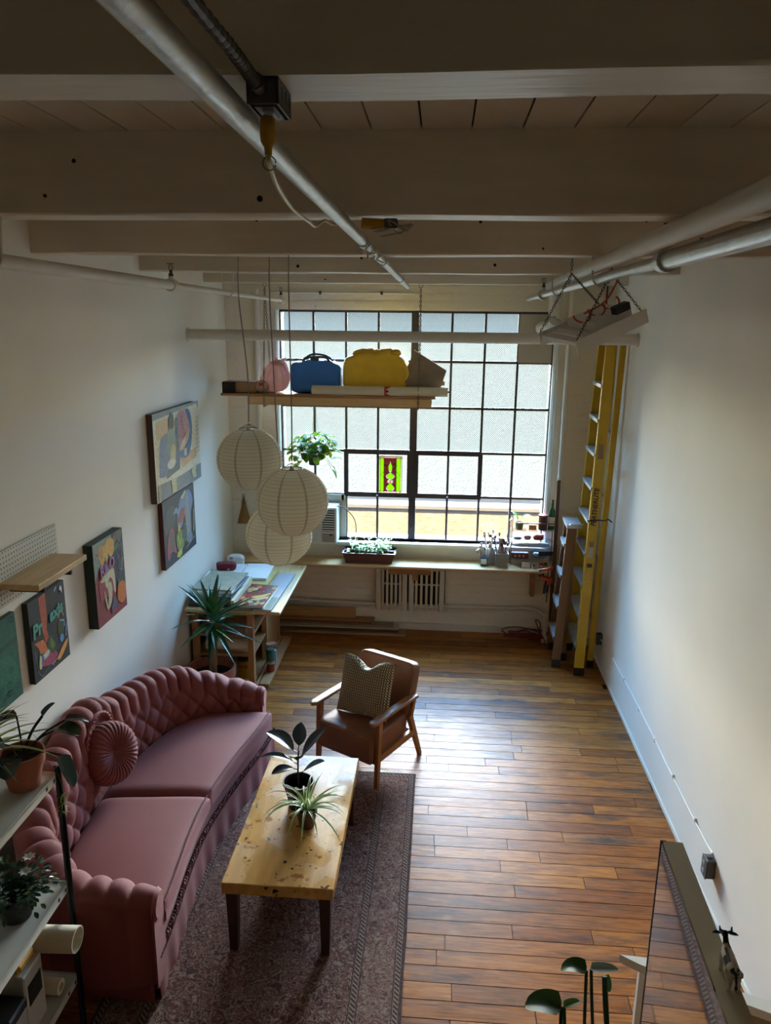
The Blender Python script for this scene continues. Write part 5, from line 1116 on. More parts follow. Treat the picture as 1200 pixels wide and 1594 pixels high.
for dx, dz_, ti in ((.0, .0, -.03), (.045, -.02, .03)):
    m = MB(); m.tube(catmull([(-1.545+dx, 7.16, H0+.24), (-1.53+dx, 7.15, H0+.29), (-1.52+dx+ti, 7.14, H0+.335+dz_)], 5), [.03-.0022*k for k in range(11)], 10); m.build('knot_ear', MATS['pink_film'], pk, smooth=60)
m = MB(); blob(m, (-1.66, 7.06, H0+.06), (.06, .05, .055), (.8, .8), .2, 12, 5, flat=H0); m.build('tan_bundle', mat('tan_film', S(190, 166, 140), .5), pk, smooth=60); MB().box((-1.675, 6.992, H0+.07), (-1.635, 6.998, H0+.10)).build('red_print', mat('hot_pink', S(206, 50, 90), .5), pk)
bl = thing('blue_tote', (-1.17, 7.13, H0), 'bright blue zipped tote bag on the hanging shelf', 'bag')
m = MB(); blob(m, (-1.165, 7.18, H0+.155), (.235, .125, .155), (.32, .4), .06, 9, 3, 56, 30, flat=H0, fn=lambda p, x, y, z: Vector((p.x, p.y, p.z-.03*max(0, z)*abs(x)**2+.006*sin(p.x*40)*max(0, z)))); m.build('bag', mat('blue_fabric', S(58, 124, 204), .55, var=(6, .12), bump=(20, .3)), bl, smooth=60)
m = MB(); m.tube(catmull([(-1.28, 7.10, H0+.29), (-1.25, 7.07, H0+.325), (-1.16, 7.06, H0+.335), (-1.06, 7.06, H0+.33), (-1.03, 7.08, H0+.29)], 8), .011, 6).tube(catmull([(-1.28, 7.10, H0+.30), (-1.2, 7.09, H0+.355), (-1.08, 7.1, H0+.35), (-1.0, 7.12, H0+.30)], 8), .010, 6).box((-1.2, 7.02, H0+.30), (-1.12, 7.05, H0+.345), ch=.008); m.build('handles', mat('grey_webbing', S(74, 84, 92), .7), bl, smooth=50)
ye = thing('yellow_tote', (-.63, 7.13, H0), 'big mustard yellow sack stuffed with cloth on the hanging shelf', 'bag')
m = MB(); 
def yf(p, x, y, z):
    t = (z+1)/2; p.x = -.61+(p.x+.61)*(1+.05*sin(t*3)-.07*t); p.z += .012*sin(p.x*23)*t; p.z += .018*sin(x*3.1+.6)*max(0, z); return p
blob(m, (-.61, 7.195, H0+.185), (.305, .145, .19), (.3, .42), .07, 7, 8, 64, 34, flat=H0, fn=yf); m.build('bag', mat('yellow_canvas', S(228, 184, 46), .6, var=(6, .14), bump=(16, .6)), ye, smooth=60)
for i in range(5):
    m = MB(); blob(m, (-.77+i*.085, 7.12+.02*(i % 2), H0+.378+.012*(i % 2)), (.06, .05, .03), (.8, .8), .5, 14, i+20); m.build('cloth_fold', mat('yellow_canvas2', S(206, 158, 38), .7), ye, smooth=60)
MB().tube(catmull([(-.36, 7.0, H0+.30), (-.325, 6.98, H0+.26), (-.31, 6.985, H0+.2), (-.33, 7.0, H0+.15)], 6), .016, 6).build('strap', mat('yellow_canvas', S(228, 184, 46), .6), ye, smooth=60)
cb = thing('cardboard_sheet', (-.15, 7.12, H0), 'crumpled square of grey cardboard tilted on the hanging shelf', 'cardboard')
q = [(-.345, 2.72), (-.255, 2.955), (.045, 2.775), (-.03, H0+.001), (-.30, H0+.001)]
m = MB(); n_ = len(q); m.add([(x, 7.06+.12*(z-2.55), z) for x, z in q]+[(x, 7.09+.12*(z-2.55), z) for x, z in q], [tuple(range(n_))[::-1], tuple(range(n_, 2*n_))]+[(k, (k+1) % n_, n_+(k+1) % n_, n_+k) for k in range(n_)]); m.build('sheet', mat('grey_card', S(140, 122, 100), .85, var=(8, .2), bump=(12, .6)), cb)
MB().box((-.02, 7.075, 2.64), (.03, 7.085, 2.68)).build('torn_tab', M_cardboard, cb)
t = thing('paper_tube', (-.56, 6.93, 2.5456), 'long cream paper tube with red tape along the front of the hanging shelf', 'tube')
RY = 6.998; RZ_ = H0+.043
m = MB(); m.tube([(-1.18, RY, RZ_), (.06, RY-.01, RZ_-.0)], .042, 22); m.build('tube', M_cream, t, smooth=40); MB().tube([(-.515, RY-.005, RZ_), (-.46, RY-.005, RZ_)], .0425, 22, cap=False).build('red_tape', mat('red_tape', S(190, 40, 50), .4), t, smooth=40); MB().lathe([(.001, 0), (.012, .0005), (.001, .001)], (-.487, RY-.0478, RZ_), 10, Matrix.Rotation(pi/2, 3, 'X')).build('tape_logo', M_black, t); MB().tube([(.06, RY, RZ_), (.085, RY, RZ_)], .008, 8).build('end_pin', M_brown, t)

# ---------------------------------------------------------------- hanging pothos
LEAFC = [(100, 142, 22), (78, 120, 18), (124, 160, 30), (62, 100, 20), (140, 164, 36)]
ph = thing('hanging_pothos', (-1.25, 7.5, 1.8), 'hanging green pothos in a dark pot in front of the window', 'plant')
PX, PY = -1.25, 7.48
MB().lathe([(.001, 0), (.05, .002), (.066, .11), (.072, .112), (.072, .125), (.062, .125), (.06, .10)], (PX, PY, 1.80), 22).build('pot', mat('green_black_pot', S(40, 48, 46), .5), ph, smooth=45)
MB().lathe([(.001, .10), (.06, .10)], (PX, PY, 1.80), 16, cap=False).build('soil', M_soil, ph)
rr = random.Random(31)
for k in range(92):
    az = rr.uniform(0, 2*pi); ring = rr.random(); out = .03+.20*ring; hz = 1.93+.20*(1-ring)*rr.random()+(.06-.20*rr.random()*ring); az2 = az
    p = Vector((PX+cos(az)*.03, PY+sin(az)*.03*.7, 1.91)); q_ = Vector((PX+cos(az)*out, PY+sin(az)*min(out, .14), hz)); mid = (p+q_)/2+Vector((0, 0, .04))
    m = MB(); m.tube(catmull([p, mid, q_], 4), .0017, 4, col=S(98, 120, 50)); blade(m, q_, az+rr.uniform(-.7, .7), rr.uniform(-.5, .5), rr.uniform(.08, .12), rr.uniform(.028, .042), rr.uniform(.6, 1.5), 6, 'heart', col=S(*rr.choice(LEAFC)), fold=.35); m.build('leaf', M_leaf, ph, smooth=70)
for az, dz in ((.1, -.06), (-.15, -.10), (3.0, -.07)):
    p = Vector((PX+.07*cos(az), PY-.02, 1.90)); e = Vector((PX+.17*cos(az)*1.1, PY-.04, 1.86+dz))
    m = MB(); m.tube(catmull([p, (p+e)/2+Vector((0, 0, .03)), e], 5), .0018, 4, col=S(98, 120, 50)); blade(m, e, az, -.9, .10, .03, .5, 6, 'heart', col=S(*rr.choice(LEAFC))); m.build('leaf', M_leaf, ph, smooth=70)
m = MB()
for a in (.3, 2.4, 4.5): m.tube([(PX+.07*cos(a), PY+.07*sin(a), 1.92), (PX, 7.56, 2.40), (PX, 7.66, 3.34)], .0012, 4)
m.build('hanging_wires', M_chain, ph); MB().tube([(PX, 7.66, 3.34), (PX, YB, 3.35)], .004, 6).build('hook', M_iron, ph)

# ---------------------------------------------------------------- pipes overhead
cp_ = thing('closet_pole', (0, 6.51, 3.08), 'thick white pipe spanning wall to wall across the window', 'pipe'); MB().tube([(XL+.004, 6.51, 3.08), (XR-.004, 6.51, 3.08)], .045, 20).build('tube', M_whitepipe, cp_, smooth=40)
for x in (XL+.0, XR-.012): MB().tube([(x+.0005, 6.51, 3.08), (x+.0115, 6.51, 3.08)], .058, 20).build('flange', M_whitepipe, cp_, smooth=40)
M_spr = mat('sprinkler_bronze', S(74, 56, 46), .5, metal=.5)
def sprinkler(root, x, y, z, up=True):
    m = MB(); s = 1 if up else -1
    m.lathe([(.014, 0), (.014, .018), (.009, .022), (.008, .04)], (x, y, z), 10, Matrix.Scale(s, 3, (0, 0, 1)))
    m.tube([(x-.007, y, z+s*.038), (x-.012, y, z+s*.05), (x-.004, y, z+s*.068)], .0025, 5).tube([(x+.007, y, z+s*.038), (x+.012, y, z+s*.05), (x+.004, y, z+s*.068)], .0025, 5)
    m.lathe([(.001, .07), (.022, .071), (.022, .074), (.001, .074)], (x, y, z), 12, Matrix.Scale(s, 3, (0, 0, 1)), cap=False); m.build('sprinkler_head', M_spr, root, smooth=40)
def pipe_run(name, x, z, y0, y1, r, matl, label, heads, hangers, r2=None):
    p = thing(name, (x, (y0+y1)/2, z), label, 'pipe'); rl = r2 or r
    ys = sorted(h for h in heads); segs = [y0]+ys+[y1]
    MB().tube([(x, y0, z), (x, segs[1] if r2 else y1, z)], r, 16).build('tube', matl, p, smooth=40)
    if r2: MB().tube([(x, segs[1], z), (x, y1, z)], r2, 14).build('tube', matl, p, smooth=40)
    for h in heads:
        MB().tube([(x, h-.028, z), (x, h+.028, z)], r*1.32, 14).build('tee_fitting', matl, p, smooth=40); MB().tube([(x, h, z), (x, h, z+r*1.32+.012)], .016, 10).build('tee_branch', matl, p, smooth=40); sprinkler(p, x, h, z+r*1.3+.008)
    for h in hangers:
        w = .05; m = MB(); m.tube(catmull([(x-.045, h, 3.535), (x-r-.008, h, z+.05), (x-r-.003, h, z-.005), (x, h, z-r-.004), (x+r+.003, h, z-.005), (x+r+.008, h, z+.05), (x+.045, h, 3.535)], 5), .005, 6); m.build('u_hanger', matl, p, smooth=50)
    return p
pipe_run('sprinkler_pipe', -1.545, 3.39, -1.5, 7.5, .027, M_whitepipe, 'thin painted sprinkler pipe along the left wall under the beams', [4.42, 7.45], [2.64, 5.6], .019)
pipe_run('sprinkler_pipe', .79, 3.425, -1.5, 7.5, .033, M_silver, 'silver sprinkler pipe running under the beams on the right side', [2.93, 6.4], [4.12, 5.6], .024)
pcn = pipe_run('sprinkler_pipe', -.302, 3.487, -1.5, 6.65, .019, M_silver, 'silver pipe along the ceiling centre, passing the junction box', [], [], None)
for y in (2.95, 3.9, 5.5): MB().tube([(-.302, y-.02, 3.487), (-.302, y+.02, 3.487)], .024, 12).build('coupling', M_silver, pcn, smooth=40)
m = MB(); rr = random.Random(9)
for k in range(5): m.tube(catmull([(-.30+rr.uniform(-.03, .03), 3.0+.12*k+rr.uniform(-.05, .05), 3.468+rr.uniform(-.02, .03)) for _ in range(5)], 5), .004, 5)
m.build('tape_scraps', mat('old_tape', S(206, 198, 180), .6), pcn, smooth=60)
# exhaust duct and elbow into the blank pane
du = thing('exhaust_duct', (1.0, 5.5, 3.5), 'white painted vent duct under the right ceiling ending in an elbow at the window', 'duct')
DUCT = [(.71, .8, 3.4915), (.745, 3.0, 3.4915), (.80, 5.0, 3.4915), (.88, 7.0, 3.4915), (.95, 7.22, 3.51), (1.03, 7.36, 3.52)]
MB().tube(catmull(DUCT, 5), .036, 16).build('duct', M_whitepipe, du, smooth=40)
MB().tube([(1.03, 7.36, 3.54), (1.03, 7.38, 3.27)], .062, 18).build('drop_pipe', M_whitepipe, du, smooth=40)
MB().tube(catmull([(1.04, 7.40, 3.22), (1.03, 7.45, 3.17), (.99, 7.55, 3.16), (.95, 7.70, 3.16)], 6), .058, 18).build('elbow', M_whitepipe, du, smooth=40)
for x, y in ((.75, 3.2), (.79, 4.7), (.845, 6.2)): MB().tube([(x, y-.015, 3.4915), (x, y+.015, 3.4915)], .0375, 16).build('joint_band', M_whitepipe, du, smooth=40)
# red wire down the right corner and thin conduit on the back wall
t = thing('conduit', (1.52, 7.44, 3.0), 'dark red conduit dropping down the right-hand corner of the back wall', 'conduit'); MB().tube([(1.50, 7.438, 3.6), (1.50, 7.438, 2.2)], .008, 8).build('tube', mat('maroon_paint', S(96, 40, 36), .5), t, smooth=40); MB().box((1.47, 7.436, 3.3), (1.53, 7.4485, 3.33)).build('clip', M_iron, t)
t = thing('wall_conduit', (-.6, 7.66, 3.45), 'thin white conduit along the top of the back wall above the window', 'conduit'); MB().tube([(-1.7, 7.655, 3.47), (-.3, 7.655, 3.47)], .010, 8).build('tube', M_whitepipe, t, smooth=40)
for x in (-1.2, -.6): MB().box((x-.012, 7.645, 3.455), (x+.012, 7.6745, 3.485)).build('clip', M_iron, t)

# ---------------------------------------------------------------- junction box, flex conduit and yellow cord
jb = thing('junction_box', (-.27, 1.19, 3.46), 'grey steel outlet box under the nearest beam with yellow plug hanging down', 'junction box')
M_gal = mat('galvanised', S(96, 94, 92), .45, metal=.6, var=(20, .15))
JX0, JX1, JY0, JY1, JZ0, JZ1 = -.281, -.236, 1.15, 1.24, 3.492, 3.5275
MB().box((JX0, JY0, JZ0), (JX1, JY0+.003, JZ1), ch=.001).box((JX0, JY1-.003, JZ0), (JX1, JY1, JZ1)).box((JX0, JY0, JZ0), (JX0+.003, JY1, JZ1)).box((JX1-.003, JY0, JZ0), (JX1, JY1, JZ1)).box((JX0, JY0, JZ1-.003), (JX1, JY1, JZ1)).build('box', M_gal, jb)
MB().box((JX0+.008, JY0+.012, JZ0-.001), (JX1-.008, JY1-.006, JZ0+.003)).build('cover_plate', M_gal, jb); MB().box((JX0+.016, JY0+.028, JZ0-.003), (JX1-.014, JY1-.02, JZ0)).build('receptacle', mat('receptacle', S(150, 148, 144), .4), jb)
for k in range(3): MB().box((JX1-.0005, JY0+.022+k*.026, JZ0+.010), (JX1+.0006, JY0+.029+k*.026, JZ1-.008)).build('knockout_slot', M_black, jb)
fx = MB(); pth = catmull([(-.264, 1.149, 3.513), (-.266, 1.10, 3.518), (-.268, 1.02, 3.522), (-.277, .87, 3.530), (-.285, .6, 3.545)], 22); fx.tube(pth, [.0088+.0013*sin(k*2.1) for k in range(len(pth))], 10); fx.build('flex_conduit', M_gal, jb, smooth=30)
MB().tube([(-.264, 1.150, 3.513), (-.264, 1.13, 3.516)], .012, 10).build('connector', M_gal, jb, smooth=40)
CORD = [(-.262, 1.195, 3.437), (-.262, 1.20, 3.425), (-.28, 1.35, 3.415), (-.322, 1.7, 3.428), (-.357, 2.1, 3.452), (-.371, 2.3, 3.464), (-.361, 2.4, 3.492), (-.345, 2.46, 3.488), (-.33, 2.56, 3.51)]
yc = thing('extension_lead', (-.27, 1.195, 3.44), 'yellow extension cord plugged into the ceiling box and looping along the pipe', 'cord'); M_yc = mat('yellow_rubber', S(190, 140, 30), .45)
MB().lathe([(.008, -.004), (.011, -.008), (.012, -.028), (.011, -.038), (.006, -.046), (.0055, -.056)], (-.262, 1.195, 3.491), 12).build('plug', M_yc, yc, smooth=50)
MB().tube(catmull(CORD, 8), .004, 8).build('cable', mat('clear_yellow', S(204, 186, 130), .35), yc, smooth=60)
MB().tube([(CORD[1][0]+.010*cos(t), CORD[1][1], CORD[1][2]+.010*sin(t)) for t in [k*.5 for k in range(13)]], .001, 5).build('twist_tie', M_chain, yc)
ys_ = thing('cord_splitter', (-.24, 2.75, 3.50), 'yellow and grey cord connector tied under the second beam', 'connector'); MB().tube([(-.27, 2.6, 3.508), (-.20, 2.62, 3.506)], .018, 10).build('yellow_end', M_yc, ys_, smooth=50); MB().box((-.20, 2.60, 3.492), (-.155, 2.64, 3.524), ch=.004).build('socket', M_gal, ys_)
rr = random.Random(4); m = MB()
for k in range(4): m.tube(catmull([(-.2+rr.uniform(-.06, .1), 2.61+rr.uniform(-.03, .05), 3.50+rr.uniform(-.03, .02)) for _ in range(4)], 6), .0022, 5)
m.build('loose_wires', mat('cord_grey', S(150, 142, 128), .6), ys_, smooth=60)

# ---------------------------------------------------------------- grow light on chains
gl = thing('grow_light', (.85, 4.25, 3.1), 'aluminium panel grow light hanging tilted on chains under the silver pipe', 'lamp')
b_ = Vector((.685, 4.08, 3.085)); a_ = Vector((.555, 4.43, 3.125)); c_ = Vector((1.065, 4.225, 3.255)); ex = (c_-b_); Lx = ex.length; ex.normalize(); ey = (a_-b_); Wy = ey.length; ey.normalize(); ez = ex.cross(ey).normalized(); ey = ez.cross(ex)
Mg = Matrix(((ex.x, ey.x, ez.x, b_.x), (ex.y, ey.y, ez.y, b_.y), (ex.z, ey.z, ez.z, b_.z), (0, 0, 0, 1))); M_alu = mat('brushed_alu', S(218, 216, 210), .35, metal=.1)
MB().box((0, -.004, -.045), (Lx, .004, .03), Mg).build('side_rail', M_alu, gl); MB().box((0, Wy-.004, -.045), (Lx, Wy+.004, .03), Mg).build('side_rail', M_alu, gl)
for k in range(6): MB().box((.02+k*.064, .004, -.008), (.066+k*.064, Wy-.004, .012), Mg).build('fin', M_alu, gl)
for k in range(4): MB().box((.04+k*.085, .02, -.018), (.055+k*.085, Wy-.02, -.008), Mg).build('tube_strip', M_white, gl)
MB().box((.16, .05, .012), (Lx-.05, Wy-.05, .055), Mg, ch=.004).build('driver_box', M_alu, gl); MB().box((Lx-.16, .02, .055), (Lx-.07, .07, .095), Mg, ch=.003).build('adapter', M_black, gl)
for T, ends in (((.655, 4.185, 3.528), ((.012, Wy), (Lx-.03, Wy))), ((.84, 4.10, 3.528), ((.012, 0), (Lx-.03, 0)))):
    kn = Vector(T)-Vector((0, 0, .075)); m = MB(); chain(m, T, kn, .022, .0018)
    for e in ends: chain(m, kn, Mg @ Vector((e[0], e[1], .03)), .022, .0018)
    chain(m, kn, kn-Vector((.01, 0, .05)), .022, .0018); tag(m.build('chain', mat('dark_chain', S(70, 62, 54), .5, metal=.7), gl, smooth=60), kind='stuff')
m = MB(); pts = []
for k in range(40): a = k*.5; pts.append(Mg @ Vector((.12+.008*k*.9, .16+.04*sin(a), .075+.025*cos(a))))
m.tube(catmull(pts, 3), .005, 6).tube(catmull([Mg @ Vector((.2, .2, .08)), Vector((.86, 4.3, 3.32)), Vector((.93, 4.35, 3.44)), Vector((.95, 4.4, 3.50))], 6), .005, 6); m.build('red_cord', mat('orange_cord', S(186, 66, 40), .5), gl, smooth=60)
# ---------------------------------------------------------------- step ladders in the right corner
M_fib = mat('yellow_fibreglass', S(206, 166, 30), .45, var=(10, .1), bump=(30, .1)); M_treadm = mat('aluminium_step', S(188, 194, 202), .35, metal=.5, var=(14, .1)); M_brownpaint = mat('brown_ladder_paint', S(132, 94, 60), .55, var=(8, .14), bump=(20, .2))
def ladder(label, foot, top, far_foot, far_top, rear_foot, rear_top, rear_far, steps, railm, w, t, cap=None, z_first=.3, dz=.3):
    """stepladder seen side on: near and far front rails, treads between, rear legs; foot etc. are rail base centres"""
    r = thing('stepladder', foot, label, 'ladder'); up = (0, 1, 0)
    F, T, FF, FT_ = map(Vector, (foot, top, far_foot, far_top))
    def rail(a, b, ww, tt, name):
        m = MB(); a, b = Vector(a), Vector(b); m.bar(a, b, ww, .004, up=up)                                # C-channel: web and two flanges
        d = (b-a).normalized(); sd = d.cross(Vector(up)).normalized()
        for s in (-1, 1): m.bar(a+sd*s*(ww/2-.003)+Vector((0, tt/2*name[1], 0)), b+sd*s*(ww/2-.003)+Vector((0, tt/2*name[1], 0)), .006, tt, up=up)
        o = m.build(name[0], railm, r)
        MB().bar(a-Vector((0, 0, 0)), a+d*.075, ww+.012, .02, up=up).build('rubber_foot', M_black, o); return o
    n = rail(F, T, w, t, ('front_rail', 1)); rail(FF, FT_, w, t, ('front_rail', -1))
    rail(rear_foot, rear_top, w*.6, t*.7, ('rear_rail', 1)); rail(rear_far, Vector(rear_top)+(FT_-T), w*.6, t*.7, ('rear_rail', -1))
    H = T.z
    for k in range(steps):
        z = z_first+dz*k; u = z/H
        if u > .97: break
        a = F.lerp(T, u); b = FF.lerp(FT_, u)
        m = MB(); m.bar(a+Vector((-.012, .003, 0)), b+Vector((-.012, -.003, 0)), .085, .004).bar(a+Vector((-.053, .003, -.014)), b+Vector((-.053, -.003, -.014)), .004, .032); m.build('step', M_treadm, r)
    for k in range(int(steps/2)):
        z = z_first+.15+dz*2*k; u = z/H; a = Vector(rear_foot).lerp(Vector(rear_top), u); b = Vector(rear_far).lerp(Vector(rear_top)+(FT_-T), u); MB().bar(a, b, .03, .012).build('rear_brace', M_treadm, r)
    if cap: 
        a, b = T, FT_; MB().bar(a+Vector((.02, -.03, .012)), b+Vector((.02, .03, .012)), .14, .03).build('top_cap', cap, r)
    return r, n
lad, nr = ladder('tall yellow fibreglass stepladder folded against the right wall', (1.36, 6.70, 0), (1.425, 6.72, 3.06), (1.36, 7.28, 0), (1.45, 7.20, 3.06), (1.495, 6.88, 0), (1.545, 6.80, 3.06), (1.495, 7.30, 0), 9, M_fib, .085, .035, mat('ladder_cap', S(190, 150, 30), .5))
dirr = (Vector((1.425, 6.72, 3.06))-Vector((1.36, 6.70, 0))).normalized()
def onrail(z, dx=0): p = Vector((1.36, 6.70, 0))+dirr*(z/dirr.z); return (p.x+dx, 6.6955+.02*z/3.06, z)
text_obj('lettering', 'FEATHERLITE', .058, M_black, lad, onrail(1.62), tuple(dirr), (-dirr.z, 0, dirr.x), bold=.0015, shear=.2)
for z, h, c in ((2.12, .13, (150, 130, 90)), (1.28, .05, (150, 60, 50)), (1.20, .09, (190, 184, 170)), (1.08, .035, (40, 34, 30)), (.97, .11, (210, 176, 60))):
    x, y, zz = onrail(z); MB().box((x-.022, y-.0012, z-h/2), (x+.022, y-.0002, z+h/2)).build('sticker', mat('stick%d' % c[0], S(*c), .6, var=(60, .3)), lad)
MB().tube(catmull([(1.33, 6.69, 1.50), (1.40, 6.685, 1.51), (1.48, 6.70, 1.505), (1.52, 6.72, 1.51), (1.55, 6.70, 1.49)], 6), .006, 6).build('tie_strap', M_black, lad, smooth=60)
lad2, _ = ladder('short brown painted stepladder standing in front of the yellow ladder', (1.17, 6.86, 0), (1.25, 6.98, 1.36), (1.18, 7.28, 0), (1.26, 7.24, 1.36), (1.265, 7.02, 0), (1.285, 7.04, 1.36), (1.27, 7.30, 0), 4, M_brownpaint, .075, .03, M_treadm)
MB().bar((1.29, 6.93, 1.40), (1.29, 7.0, 1.385), .12, .01).build('cap_lip', M_treadm, lad2)

# ---------------------------------------------------------------- outlets and cable on the right wall
def outlet(y, z, label, s=1.0):
    o = thing('outlet_box', (XR, y, z), label, 'outlet', 'surface outlets on the right wall'); h = .057*s; X0 = XR-.05
    MB().box((X0, y-.035*s, z-h), (XR-.0005, y+.035*s, z+h), ch=.004).build('box', mat('outlet_steel', S(88, 90, 92), .45, metal=.5), o); MB().box((X0-.003, y-.037*s, z-h-.002), (X0+.0005, y+.037*s, z+h+.002), ch=.001).build('cover', M_gal, o)
    for dz in (-.025, .025): MB().lathe([(.017, 0), (.017, .002), (.014, .003)], (X0-.003, y, z+dz), 14, Matrix.Rotation(-pi/2, 3, 'Y')).build('socket', mat('socket_grey', S(150, 150, 148), .4), o, smooth=40)
    MB().lathe([(.014, 0), (.016, .01), (.008, .012)], (XR-.025, y, z+h), 12).build('connector', M_gal, o, smooth=40); return o
outlet(3.78, .27, 'grey steel outlet box on the right wall beside the mirror panel'); outlet(6.88, .30, 'small grey outlet box on the right wall behind the yellow ladder', .9)
wc = thing('wall_cable', (XR-.006, 5.3, .3), 'white cable clipped along the bottom of the right wall between two outlets', 'cable'); pts = [(XR-.007, 3.80, .34), (XR-.007, 3.95, .33), (XR-.007, 4.5, .33), (XR-.007, 5.36, .345), (XR-.007, 6.3, .33), (XR-.007, 6.7, .31), (XR-.02, 6.84, .31)]
MB().tube(catmull(pts, 6), .0055, 8).build('cable', M_white, wc, smooth=60)
for p in (4.1, 4.55, 5.0, 5.45, 5.95, 6.4): MB().box((XR-.014, p-.006, .322), (XR-.0005, p+.006, .352)).build('clip', M_white, wc)

# ---------------------------------------------------------------- plants in the room
def pot(o, x, y, z, r, h, m, n=26, rim=.25):
    MB().lathe([(.001, 0), (r*.68, .001), (r*.93, h*(1-rim)), (r, h*(1-rim)), (r*1.03, h), (r*.94, h), (r*.90, h*.80)], (x, y, z), n).build('pot', m, o, smooth=35); MB().lathe([(.001, h*.82), (r*.905, h*.80)], (x, y, z), n, cap=False).build('soil', M_soil, o)
yu = thing('yucca', (-1.86, 5.84, 0), 'spiky yucca in a terracotta pot between the sofa and the work table', 'plant')
YX, YY = -1.86, 5.80; pot(yu, YX, YY, .0005, .195, .375, M_terra)
MB().tube(catmull([(YX+.01, YY, .28), (YX+.015, YY, .5), (YX+.02, YY, .62), (YX+.02, YY, .76)], 6), [.032]*6+[.034]*6+[.05]*4+[.045]*3, 12).build('trunk', mat('yucca_bark', S(128, 98, 66), .9, bump=(40, .6)), yu, smooth=60)
rr = random.Random(17)
for k in range(46):
    t = k/46; az = k*2.399+rr.uniform(-.2, .2); el = 1.45-1.75*(1-t)**.8+rr.uniform(-.15, .15); L_ = rr.uniform(.30, .44)*(1 if t < .8 else .8); zb = .72+.14*t
    if YX+cos(az)*L_*cos(el) < XL+.04: az = rr.uniform(-1.2, 1.2)+(pi/2 if sin(az) > 0 else -pi/2)*.6
    m = MB(); g = rr.choice(((46, 84, 50), (60, 100, 54), (38, 72, 48), (70, 112, 52))); blade(m, (YX+.02+.02*cos(az), YY+.02*sin(az), zb), az, el, L_, .026, rr.uniform(.1, .7)*(1.3-t), 8, 'blade', fold=.4, col=S(*g)); m.build('leaf', M_darkleaf, yu, smooth=70)
# rubber plant and spider plant on the coffee table
ru = thing('rubber_plant', (-.80, 3.97, TZ), 'dark-leaved rubber plant in a black pot on the coffee table', 'plant')
RXp, RYp, RZp = -.76, 3.865, TZ+.0006
MB().lathe([(.001, 0), (.058, .001), (.060, .035), (.088, .15), (.092, .152), (.092, .163), (.084, .163), (.08, .13)], (RXp, RYp, RZp), 26).build('pot', mat('black_pot', S(46, 34, 36), .5), ru, smooth=35); MB().lathe([(.001, .13), (.08, .13)], (RXp, RYp, RZp), 20, cap=False).build('soil', M_soil, ru)
MB().tube(catmull([(RXp, RYp, RZp+.12), (RXp-.002, RYp, RZp+.24), (RXp+.004, RYp, RZp+.36)], 5), .005, 8).build('stem', mat('rubber_stem', S(50, 36, 34), .6), ru, smooth=60)
for az, el, L_, W, zz, cu_ in ((2.95, .85, .19, .058, .34, .8), (1.5, 1.3, .13, .042, .36, .3), (.5, .9, .21, .045, .31, .3), (4.6, .9, .15, .055, .30, .7), (3.15, .5, .20, .030, .27, .9), (3.6, .15, .13, .042, .235, .5), (-.15, .75, .16, .042, .21, .35)):
    m = MB(); p = Vector((RXp, RYp, RZp+zz)); q_ = p+Vector((cos(az)*.03, sin(az)*.03, .015)); m.tube([p, q_], .003, 6, col=S(60, 44, 44)); blade(m, q_, az, el, L_, W, cu_, 10, 'oval', fold=.28, col=S(40, 50, 52)); m.build('leaf', M_darkleaf, ru, smooth=70)
def spider(o, x, y, z, n, seed, Lr, W=.0075, els=(.15, 1.45), curl=(1.0, 2.2)):
    rr = random.Random(seed)
    for k in range(n):
        az = k*2.399+rr.uniform(-.3, .3); m = MB(); blade(m, (x+.012*cos(az), y+.012*sin(az), z), az, rr.uniform(*els), rr.uniform(*Lr), W*rr.uniform(.8, 1.2), rr.uniform(*curl), 10, 'blade', fold=.35, stripe=S(196, 206, 150), col=S(*rr.choice(((84, 128, 56), (96, 140, 62), (70, 112, 50))))); m.build('leaf', M_leaf, o, smooth=70)
sp_ = thing('spider_plant', (-.70, 3.74, TZ), 'striped spider plant in a small brown pot on the coffee table', 'plant'); pot(sp_, -.682, 3.685, RZp, .060, .115, mat('dark_brown_pot', S(74, 48, 44), .6)); spider(sp_, -.682, 3.685, RZp+.10, 34, 5, (.17, .30), .0095)

# ---------------------------------------------------------------- metal rack in the left foreground
rk2 = thing('shelving_unit', (-1.82, 2.3, 0), 'white metal shelving unit with black uprights in the left foreground', 'shelving'); KX0, KX1, KY0, KY1 = -2.08, -1.575, 1.55, 2.76; KZ = (.30, .79, 1.33)
M_rackw = mat('rack_enamel', S(196, 194, 184), .4)
for z in KZ:
    m = MB(); m.box((KX0, KY0, z-.004), (KX1, KY1, z)).box((KX1-.003, KY0, z-.035), (KX1, KY1, z+.006)).box((KX0, KY0, z-.035), (KX0+.003, KY1, z+.006)).box((KX0, KY1-.003, z-.035), (KX1, KY1, z+.006)).box((KX0, KY0, z-.035), (KX1, KY0+.003, z+.006)); m.build('shelf', M_rackw, rk2)
    for y in (KY1-.03, KY1-.09): MB().box((KX1-.0005, y-.007, z-.024), (KX1+.0012, y+.007, z-.008)).build('slot', M_black, rk2)
for x in (KX0-.004, KX1+.002):
    for y in (KY0-.004, KY1+.004): MB().box((x-.015, y-.004, 0), (x+.015, y+.0, 1.365)).box((x-.002, y-.02, 0), (x+.002, y+.0, 1.365)).build('upright', M_black, rk2)
R0 = KZ[2]+.0006
pt = thing('philodendron', (-1.70, 2.60, R0), 'dark philodendron in a terracotta pot at the end of the upper rack shelf', 'plant'); FX, FY = -1.665, 2.665
pot(pt, FX, FY, R0, .088, .155, M_terra, rim=.3)
